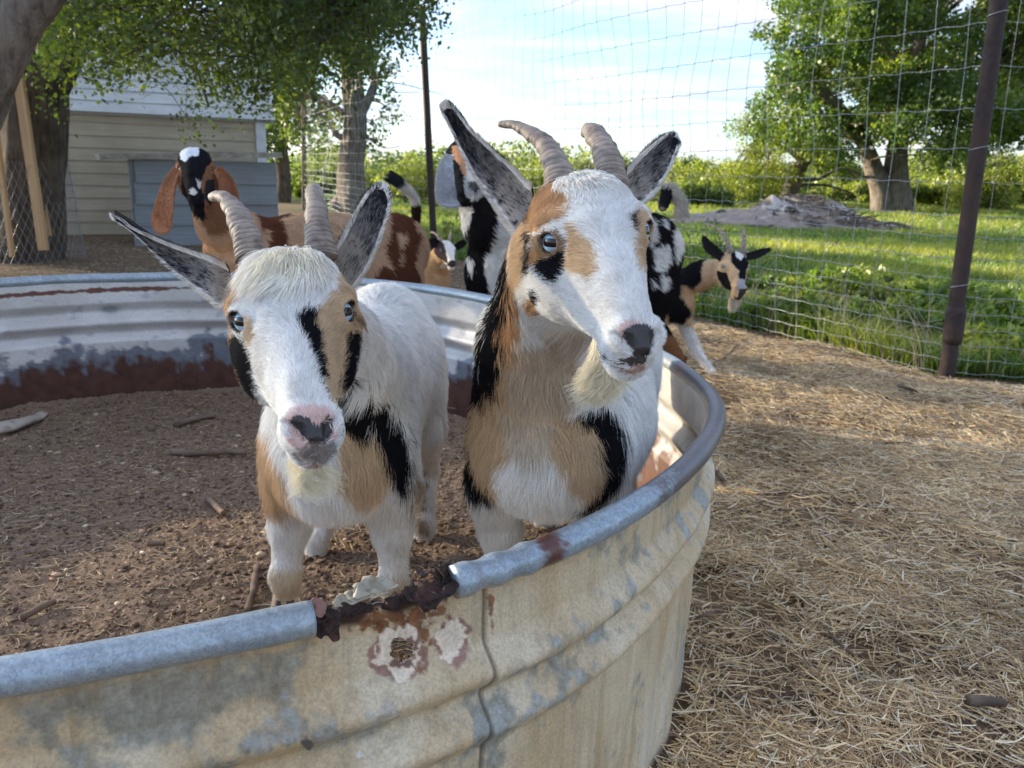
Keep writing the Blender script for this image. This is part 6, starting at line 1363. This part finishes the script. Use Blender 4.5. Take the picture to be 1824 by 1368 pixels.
def strip_ear(root, C, w, nrm, col, tipw=1.0, th_=.005, name='ear', cup=.18, fur=3500, Lf=.010):
    n = 26; m = 14; C = smooth_path(C, n); T = np.gradient(C, axis=0); T = unit(T); nr = unit(np.array(nrm, float)); sd = unit(np.cross(T, nr)); W = np.interp(np.linspace(0, 1, n), np.linspace(0, 1, len(w)), w)
    W = W * np.sqrt(np.clip((1 - np.linspace(0, 1, n)) / .10, 0, 1) * .96 + .04); s = np.linspace(-1, 1, m); nn_ = np.cross(sd, T)
    if (nn_.mean(0) @ nr) < 0: nn_ = -nn_
    G = C[:, None] + sd[:, None] * (W[:, None] * .5 * s[None])[..., None] - nn_[:, None] * ((1 - s ** 2)[None] * W[:, None] * cup)[..., None]
    V = np.concatenate([G.reshape(-1, 3), (G - nn_[:, None] * th_).reshape(-1, 3)]); k = n * m; i = np.arange(n - 1)[:, None]; j = np.arange(m - 1)[None]; a = (i * m + j).ravel(); Q = np.stack([a, a + 1, a + m + 1, a + m], 1); E = []
    for i0 in range(n - 1): x, y = i0 * m, (i0 + 1) * m; E += [(x, y, y + k, x + k), (y + m - 1, x + m - 1, x + m - 1 + k, y + m - 1 + k)]
    for j0 in range(m - 1): b = (n - 1) * m + j0; E += [(b, b + 1, b + 1 + k, b + k), (j0 + 1, j0, j0 + k, j0 + 1 + k)]
    Q = np.concatenate([Q, Q[:, ::-1] + k, np.array(E)]); c = np.array(col) if callable(col) is False else None
    cv = np.tile(np.array(col, float), (len(V), 1)) * (1 + .2 * vnoise(V, 40, 3))[:, None]; o = mesh_obj(name, V, Q, SKIN, root, cols=cv)
    P = tri_sample(V, Q, fur); N_ = unit(rng.normal(0, .5, (fur, 3)) + nn_.mean(0) * np.sign(rng.random(fur) - .5)[:, None]); ST = strands(P, N_, np.tile(T.mean(0), (fur, 1)), np.full(fur, Lf), .25)
    curves_obj('ear_fur', ST, np.array([.0006, .0006, .0004, .0001]), np.clip(np.tile(np.array(col, float), (fur, 1)) * (1 + rng.normal(0, .12, (fur, 1))), .006, .9), FUR, o)['kind'] = 'stuff'
    return o
def bg_goat(label, s, M, t, sc, paintf, feet, rootloc, axis, eyes=EYE_AMBER, horns=(), ears=(), tail=None, beard=None, nfur=45000, h=.0085, Lb=.024, nub=False, hoofr=.02):
    root = tag(empty('goat', rootloc), label, 'goat', 'goats standing outside the tank'); M = np.asarray(M); t = np.asarray(t)
    lo, hi = s.bounds(); V, Q = surface_net(s, lo, hi, h)
    for _ in range(2): V = V - s.grad(V) * np.clip(s(V), -h, h)[:, None] * .9
    q = ((V - t) @ M) / sc; fsel = ((q[:, 1] > -.13) & (np.linalg.norm(q, axis=1) < .21))[Q].all(1)
    for rep in range(1):
        Qs = Q[fsel]; ed = np.sort(np.stack([Qs, np.roll(Qs, -1, 1)], -1).reshape(-1, 2), 1); ue_, inv = np.unique(ed, axis=0, return_inverse=True); inv = inv.reshape(-1); em = (V[ue_[:, 0]] + V[ue_[:, 1]]) / 2; fm = V[Qs].mean(1); b = len(V); inv = inv.reshape(-1, 4) + b; ci_ = np.arange(len(Qs)) + b + len(em)
        nQ = np.concatenate([np.stack([Qs[:, k], inv[:, k], ci_, inv[:, k - 1]], 1) for k in range(4)]); V = np.concatenate([V, em, fm]); Q = np.concatenate([Q[~fsel], nQ])
        for _ in range(2): V = V - s.grad(V) * np.clip(s(V), -h, h)[:, None] * .9
    body = mesh_obj('body', V, Q, SKIN, root, cols=paintf(V, 0) * .95)
    make_eyes(root, M, t, eyes, sc=sc, look=.3)
    Nn = s.grad(V, .004); facing = np.clip((unit(CC - V) * Nn).sum(1) + .2, .05, 1); q = ((V - t) @ M) / sc; hd = np.clip(1.4 - np.linalg.norm(q - (0, .03, -.02), axis=1) / .17, 0, 1)
    P = tri_sample(V, Q, nfur, facing * (1 + 2 * hd)); n = s.grad(P, .004); q = ((P - t) @ M) / sc; inh = np.clip((.15 - np.linalg.norm((q - (0, .03, -.02)) * (1, .72, 1), axis=1)) / .04, 0, 1)
    L = Lb * (1 - inh) + .010 * inh; c = paintf(P, 1); keep = ~((q[:, 1] > .115) & (c.sum(1) < .25) & (np.abs(q[:, 0]) < .02))
    for qq in (-1, 1):
        e_ = unit(np.array(EAX)); e = hp(M, t, qq * (.0395 + e_[0] * .0138), e_[1] * .0138, .001 + e_[2] * .0138, sc); de = np.linalg.norm(P - e, axis=1) / sc; keep &= de > .0125; L = np.where(de < .03, L * .4, L)
    P, n, q, L, inh, c = [a[keep] for a in (P, n, q, L, inh, c)]
    fb = np.tile(np.array(axis, float) * .8 + (0, 0, -.7), (len(P), 1)); fh = np.stack([np.sign(q[:, 0]) * .4, -np.ones(len(q)), -.2 * np.ones(len(q))], 1) @ M.T
    ST = strands(P, n, fb * (1 - inh)[:, None] + fh * inh[:, None], L, np.full(len(P), .28), 4, curl=.2, droop=.1)
    curves_obj('coat', ST, np.array([.0009, .0009, .0006, .0002]), np.clip(c * (1 + .12 * vnoise(P, 40, 5) + rng.normal(0, .10, len(P)))[:, None], .006, .93), FUR, body)['kind'] = 'stuff'
    for hh in horns: horn(root, *hh[0], **hh[1])
    for e in ears: strip_ear(root, *e[0], **e[1])
    if tail:
        C, rr_, colf, Lt = tail; C = smooth_path(C, 24); V2, F2 = tube(C, np.linspace(rr_, rr_ * .45, 24), 10); o = mesh_obj('tail', V2, fix_faces(F2), SKIN, root, cols=colf(np.interp(np.arange(len(V2)), [0, len(V2)], [0, 1])))
        n_ = 5200; u_ = rng.random(n_); k = u_ * 22.9; ii = k.astype(int); p = C[ii] + (C[ii + 1] - C[ii]) * (k - ii)[:, None]; T = unit(np.gradient(C, axis=0))[ii]; N_ = rng.normal(0, 1, (n_, 3)); N_ = unit(N_ - T * (N_ * T).sum(1, keepdims=True)); p = p + N_ * rr_ * .7
        ST = strands(p, N_, T, np.full(n_, Lt) * (.6 + .6 * u_), .45, 5); curves_obj('tail_fur', ST, np.array([.0009, .0009, .0008, .0006, .0002]), np.clip(colf(u_) * (1 + rng.normal(0, .1, (n_, 1))), .006, .9), FUR, o)['kind'] = 'stuff'
    if beard:
        bc, bl, bd, bcol, nb_2 = beard; ctr = hp(M, t, *bc, sc); P = ctr + rng.normal(0, .009 * sc, (nb_2, 3)); d = unit(np.array(bd) + rng.normal(0, .14, (nb_2, 3))); tt = np.linspace(0, 1, 6)[None, :, None]; conv = ctr + np.array(bd) * bl; ST = P[:, None] * (1 - tt) + (P + d * bl * rng.uniform(.6, 1, (nb_2, 1)))[:, None] * tt; ST = ST + (tt * (conv - ST) * .45)
        curves_obj('beard', ST, np.linspace(.0010, .0003, 6), np.clip(np.tile(bcol, (nb_2, 1)) * (1 + rng.normal(0, .1, (nb_2, 1))), .01, .9), FUR, body)['kind'] = 'stuff'
    hoofs(root, feet, d=-np.array([axis[0], axis[1], 0.]), r=hoofr); return root
def patchy(P, base, alt, sc, thr, seed, q=4.0, soft=.04):
    return np.clip((fbm(P * (1, 1, .8), sc, 2, seed) - thr) / soft, 0, 1)[:, None]

# ---- brown lop-eared goat
K8 = (220, 230, .2961)
tN = at(349, 303, 3.06); MN = frame((.34, -.86, -.40)); sN = SDF(); shN = at(425, 460, 3.30); hpN = at(712, 440, 3.45)
shN = np.array([shN[0] + .02, 3.30, .66]); hpN = np.array([at(700, 440, 3.42)[0], 3.42, .675])
fN = [(shN[0] - .08, 3.22, 0), (shN[0] + .02, 3.40, 0), (hpN[0] - .02, 3.34, 0), (hpN[0] + .06, 3.50, 0)]
quad(sN, shN, hpN, 1.12, [at(395, 400, 3.18)], HEAD_NUBIAN, MN, tN, 1.12, fN, fat=1.08); add_head(sN, HEAD_NUBIAN, MN, tN, 1.12, nose=.160, nz=-.022)
BR_BODY = (.50, .335, .22); BR_FACE = (.24, .115, .06); RED_D = (.13, .050, .030)
LN = [(pc([(260, 100), (640, 100), (640, 700), (260, 700)], *K8), BR_FACE),
      (pc([(325, 120), (500, 120), (530, 200), (490, 240), (462, 330), (485, 400), (490, 520), (445, 580), (390, 560), (360, 430), (345, 230), (325, 200)], *K8), BLACK),
      (pc([(335, 100), (400, 95), (455, 115), (450, 165), (410, 165), (375, 200), (345, 180)], *K8), (.75, .78, .82)),
      (pc([(405, 360), (430, 355), (442, 380), (428, 400), (405, 392)], *K8), (.7, .66, .6)), (pc([(440, 300), (460, 320), (462, 360), (445, 350)], *K8), (.5, .46, .44)),
      (pc([(300, 195), (320, 200), (320, 240), (300, 240)], *K8), (.5, .3, .2)), (pc([(490, 310), (540, 300), (545, 390), (510, 470), (480, 400)], *K8), (.03, .025, .03)),
      (pc([(380, 530), (460, 530), (450, 575), (395, 575)], *K8), (.10, .08, .08))]
BN = [(pc([(470, 380), (650, 380), (650, 560), (580, 620), (500, 620), (470, 560)], *K8), (.26, .125, .065)),
      (pc([(780, 480), (900, 490), (1020, 520), (900, 545), (790, 520)], *K8), (.06, .04, .035)),
      (pc([(790, 505), (935, 530), (965, 610), (990, 730), (900, 760), (840, 640)], *K8), RED_D), (pc([(840, 600), (880, 600), (880, 660), (845, 660)], *K8), BR_BODY),
      (pc([(1590, 470), (1720, 520), (1780, 640), (1740, 760), (1700, 700), (1640, 780), (1690, 900), (1650, 960), (1560, 700), (1600, 620)], *K8), RED_D),
      (pc([(1640, 620), (1700, 620), (1690, 700), (1650, 720)], *K8), BR_BODY)]
def paintN(P, j):
    c = mk_paint(MN, tN, LN, BN, BR_FACE, BR_BODY, js=.35)(P, j); px = proj(P); q = ((P - tN) @ MN) / 1.12
    h2 = np.linalg.norm((q - (0, .03, -.02)) * (1, .8, 1), axis=1) < .135; c[h2] = paint(px[h2], BR_FACE, LN, 1.0 * np.stack([vnoise(P[h2], 60, 1), vnoise(P[h2], 60, 2)], 1))
    r_ = (px[:, 0] > 655) & ~h2; w = patchy(P, 0, 0, 11, .20, 5)[:, 0] > .5; c[r_ & w] = RED_D; lo_ = (P[:, 2] < .35); c[lo_] = (.30, .17, .10); return c
def tcol(u):
    u = np.asarray(u)[:, None]; return np.where(u < .36, np.array((.03, .015, .012)), np.where(u < .72, np.array((.62, .57, .50)), np.array((.03, .03, .04))))
bg_goat('brown lop-eared goat with a black blaze face and raised tufted tail behind the tank', sN, MN, tN, 1.12, paintN, fN, (shN[0], 3.35, 0), unit(hpN - shN), ears=[
    ((P3((315, 300, 3.05), (300, 330, 3.04), (292, 365, 3.03), (288, 395, 3.03), (296, 413, 3.03)), [.03, .055, .078, .088, .05], (-.25, -1, .15), (.40, .19, .105)), {}),
    ((P3((386, 300, 3.08), (402, 322, 3.10), (408, 355, 3.11), (402, 385, 3.11), (396, 405, 3.11)), [.03, .055, .075, .08, .045], (.35, -1, .15), (.36, .165, .09)), {})],
    tail=(P3((737, 408, 3.55), (741, 385, 3.57), (738, 358, 3.57), (722, 336, 3.56), (702, 320, 3.55)), .017, tcol, .035))

# ---- black and white spotted lop-eared goat
K5 = (680, 240, .2193)
tS = at(827, 291, 2.98); MS = frame((.10, -.80, -.58)); sS = SDF(); shS = np.array([at(905, 430, 3.10)[0], 3.12, .70]); hpS = np.array([at(1150, 430, 3.18)[0], 3.18, .72])
fS = [(shS[0] - .04, 3.05, 0), (shS[0] + .05, 3.22, 0), (at(1178, 640, 3.14)[0], 3.14, 0), (hpS[0] + .10, 3.30, 0)]
quad(sS, shS, hpS, 1.12, [at(868, 400, 3.03)], HEAD_NUBIAN, MS, tS, 1.0, fS, fat=1.0); add_head(sS, HEAD_NUBIAN, MS, tS, 1.0, nose=.160, nz=-.022)
LS = [(pc([(575, 90), (650, 100), (720, 300), (680, 350), (640, 250), (585, 200)], *K5), (.50, .28, .16)), (pc([(675, 340), (800, 360), (830, 500), (740, 560), (680, 500)], *K5), (.42, .40, .38)), (pc([(685, 230), (760, 280), (810, 400), (690, 370)], *K5), (.70, .67, .62)), (pc([(700, 385), (780, 385), (800, 440), (750, 480), (700, 440)], *K5), (.10, .10, .10)), (pc([(700, 505), (800, 490), (780, 545), (720, 545)], *K5), (.66, .62, .56))]
BS = [(pc([(930, 540), (1010, 620), (1100, 900), (1100, 1400), (870, 1320), (810, 1000), (890, 850), (915, 640)], *K5), (.66, .64, .60)), (pc([(628, 590), (745, 600), (705, 690), (655, 810)], *K5), (.68, .66, .62)), (pc([(685, 960), (740, 1000), (735, 1150), (700, 1100)], *K5), (.7, .68, .64)),
      ([(1205, 370), (1222, 380), (1220, 440), (1200, 470), (1196, 420)], (.74, .71, .65)), ([(1160, 440), (1188, 430), (1192, 465), (1176, 485), (1162, 478)], (.72, .7, .66)), ([(1172, 492), (1190, 488), (1188, 510), (1176, 518)], (.72, .7, .66)), ([(1156, 498), (1168, 496), (1168, 512), (1158, 512)], (.6, .58, .55)), ([(1176, 388), (1186, 392), (1186, 404), (1176, 402)], (.6, .58, .55)), ([(1150, 385), (1166, 395), (1170, 425), (1152, 440)], (.58, .55, .5)),
      ([(1165, 600), (1215, 590), (1215, 680), (1165, 680)], (.28, .13, .06))]
def paintS(P, j):
    c = mk_paint(MS, tS, LS, BS, BLACK, (.014, .012, .013), js=.3)(P, j); px = proj(P); mid = (px[:, 0] > 960) & (px[:, 0] < 1140); w = patchy(P, 0, 0, 9, .15, 8)[:, 0] > .5; c[mid & w] = (.6, .57, .53); return c
def tcolS(u): u = np.asarray(u)[:, None]; return np.where(u < .35, np.array((.015, .015, .018)), np.array((.50, .45, .38)))
bg_goat('black goat with white spots and pale hanging ears, mostly hidden behind the bearded goat', sS, MS, tS, 1.0, paintS, fS, (shS[0], 3.15, 0), unit(hpS - shS), ears=[
    ((P3((801, 274, 2.95), (795, 300, 2.93), (796, 330, 2.92), (800, 352, 2.92), (800, 368, 2.92)), [.03, .07, .088, .098, .075], (-.25, -1, .1), (.42, .43, .46)), {}),
    ((P3((856, 280, 2.98), (868, 310, 3.0), (872, 340, 3.0), (870, 366, 3.0)), [.03, .07, .09, .08], (.3, -1, .1), (.42, .43, .46)), {})],
    tail=(P3((1180, 372, 3.34), (1186, 352, 3.37), (1190, 342, 3.38), (1204, 352, 3.38), (1212, 372, 3.38)), .018, tcolS, .045))

# ---- small tan goat with a white face
tT = at(797, 446, 4.55); MT = frame((.35, -.85, -.38)); sT = SDF(); shT = np.array([at(772, 480, 4.75)[0], 4.72, .40]); hpT = np.array([at(748, 480, 5.0)[0], 5.12, .40])
fT = [(shT[0] - .05, 4.68, 0), (shT[0] + .06, 4.68, 0), (hpT[0] - .05, 5.1, 0), (hpT[0] + .05, 5.1, 0)]
quad(sT, shT, hpT, .82, [at(786, 462, 4.66)], HEAD_DWARF, MT, tT, .86, fT, fat=1.1); add_head(sT, HEAD_DWARF, MT, tT, .86)
def paintT(P, j):
    c = np.tile(np.array((.56, .37, .20)), (len(P), 1)); px = proj(P); q = ((P - tT) @ MT) / .86; h2 = np.linalg.norm((q - (0, .02, -.02)) * (1, .8, 1), axis=1) < .12
    cc = np.tile(np.array((.80, .77, .72)), (len(P), 1)); cc[q[:, 0] < -.022] = (.07, .05, .05); cc[(q[:, 0] < -.022) & (q[:, 2] < -.05)] = (.55, .37, .2); cc[(q[:, 1] > .125) & (q[:, 2] > -.045) & (q[:, 2] < .0)] = (.06, .05, .05); cc[(q[:, 1] < -.03) & (q[:, 0] > .03)] = (.2, .15, .12); c[h2] = cc[h2]; c[P[:, 2] < .2] = (.7, .6, .45); return c
bg_goat('small tan goat with a white face and black ears, far behind the tank', sT, MT, tT, .86, paintT, fT, (shT[0], 4.9, 0), (0, 1, 0), eyes=EYE_BLUE, nfur=20000, h=.009, hoofr=.016,
    horns=[((P3((787, 432, 4.58), (780, 420, 4.60), (771, 414, 4.64), (766, 415, 4.67)), .011, .004, 14), {}), ((P3((800, 430, 4.60), (802, 420, 4.63), (803, 412, 4.67)), .010, .005, 14), {})],
    ears=[((P3((784, 437, 4.57), (774, 433, 4.57), (765, 434, 4.56)), [.035, .05, .035], (-.1, -1, .2), (.02, .018, .018)), dict(fur=900)), ((P3((810, 442, 4.59), (820, 436, 4.59), (828, 431, 4.59)), [.03, .04, .025], (.1, -1, .2), (.02, .018, .018)), dict(fur=900))])

# ---- black and tan goat with tall horns at the right
K6 = (1160, 370, .2412)
tR = at(1309, 476, 3.92); MR = frame((.0, -.86, -.40)); sR = SDF(); shR = np.array([at(1200, 520, 4.10)[0], 4.14, .42]); hpR = np.array([at(1120, 520, 4.4)[0], 4.42, .42])
fR = [tuple(atz(1268, 681, 0)), (shR[0] - .04, 4.14, 0), (hpR[0] - .04, 4.40, 0), (hpR[0] + .05, 4.52, 0)]; fR[0] = (fR[0][0], fR[0][1], 0.0)
quad(sR, shR, hpR, .88, [at(1250, 490, 4.05)], HEAD_DWARF, MR, tR, 1.22, fR, fat=1.0, nk_r=(.082, .058)); add_head(sR, HEAD_DWARF, MR, tR, 1.22)
LR = [(pc([(590, 320), (700, 320), (725, 400), (700, 460), (690, 540), (650, 530), (650, 470), (600, 410)], *K6), BLACK), (pc([(615, 320), (665, 325), (690, 350), (655, 398), (630, 370)], *K6), (.72, .7, .68)), (pc([(490, 470), (565, 480), (600, 590), (590, 630), (530, 570), (495, 520)], *K6), BLACK), (pc([(650, 530), (700, 530), (715, 600), (700, 640), (650, 620), (640, 590)], *K6), (.45, .43, .43)), (pc([(650, 600), (720, 598), (722, 650), (690, 700), (640, 700), (600, 650), (640, 660)], *K6), PAD)]
BRt = [(pc([(100, 350), (480, 330), (440, 480), (330, 580), (240, 560), (230, 640), (300, 760), (240, 860), (150, 840), (90, 600)], *K6), BLACK), (pc([(160, 830), (260, 850), (300, 1000), (480, 1340), (380, 1340), (180, 980)], *K6), (.76, .73, .68)), (pc([(300, 1050), (345, 1050), (345, 1120), (300, 1120)], *K6), (.12, .11, .10))]
def paintR(P, j):
    f = mk_paint(MR, tR, LR, BRt, (.60, .42, .26), (.55, .38, .23), js=.22); c = f(P, j); q = ((P - tR) @ MR) / 1.22; hh_ = np.linalg.norm((q - (0, .02, -.015)) * (1, .8, 1), axis=1) < .125; c[hh_] = paint(proj(P[hh_]), (.60, .43, .27), LR, .8 * np.stack([vnoise(P[hh_], 60, 1), vnoise(P[hh_], 60, 2)], 1)); c[(P[:, 2] < .26) & (proj(P)[:, 0] > 1190)] = (.76, .73, .68); m3 = (P[:, 2] < .215) & (P[:, 2] > .16) & (proj(P)[:, 0] > 1222) & (proj(P)[:, 0] < 1245); return c
bg_goat('black and tan goat with tall curved horns standing by the fence at the right', sR, MR, tR, 1.22, paintR, fR, (shR[0], 4.2, 0), unit(hpR - shR), eyes=EYE_BLUE, nfur=42000, h=.0065, hoofr=.016,
    horns=[((P3((1302, 462, 3.95), (1300, 445, 3.96), (1292, 425, 3.98), (1278, 407, 4.02), (1256, 398, 4.08)), .0195, .0045, 18), {}), ((P3((1324, 460, 3.98), (1325, 440, 3.99), (1325, 420, 4.02), (1322, 405, 4.06)), .0165, .0075, 18), {})],
    ears=[((P3((1290, 462, 3.96), (1275, 450, 3.95), (1262, 438, 3.94), (1253, 421, 3.93)), [.035, .05, .045, .015], (-.1, -1, .0), (.03, .03, .032)), dict(fur=1500)), ((P3((1328, 458, 3.97), (1345, 454, 3.97), (1358, 449, 3.97), (1372, 444, 3.97)), [.03, .04, .032, .012], (.1, -1, .1), (.03, .03, .032)), dict(fur=1500))],
    beard=((0, .09, -.075), .075, (-.12, .05, -1), (.66, .58, .46), 900))
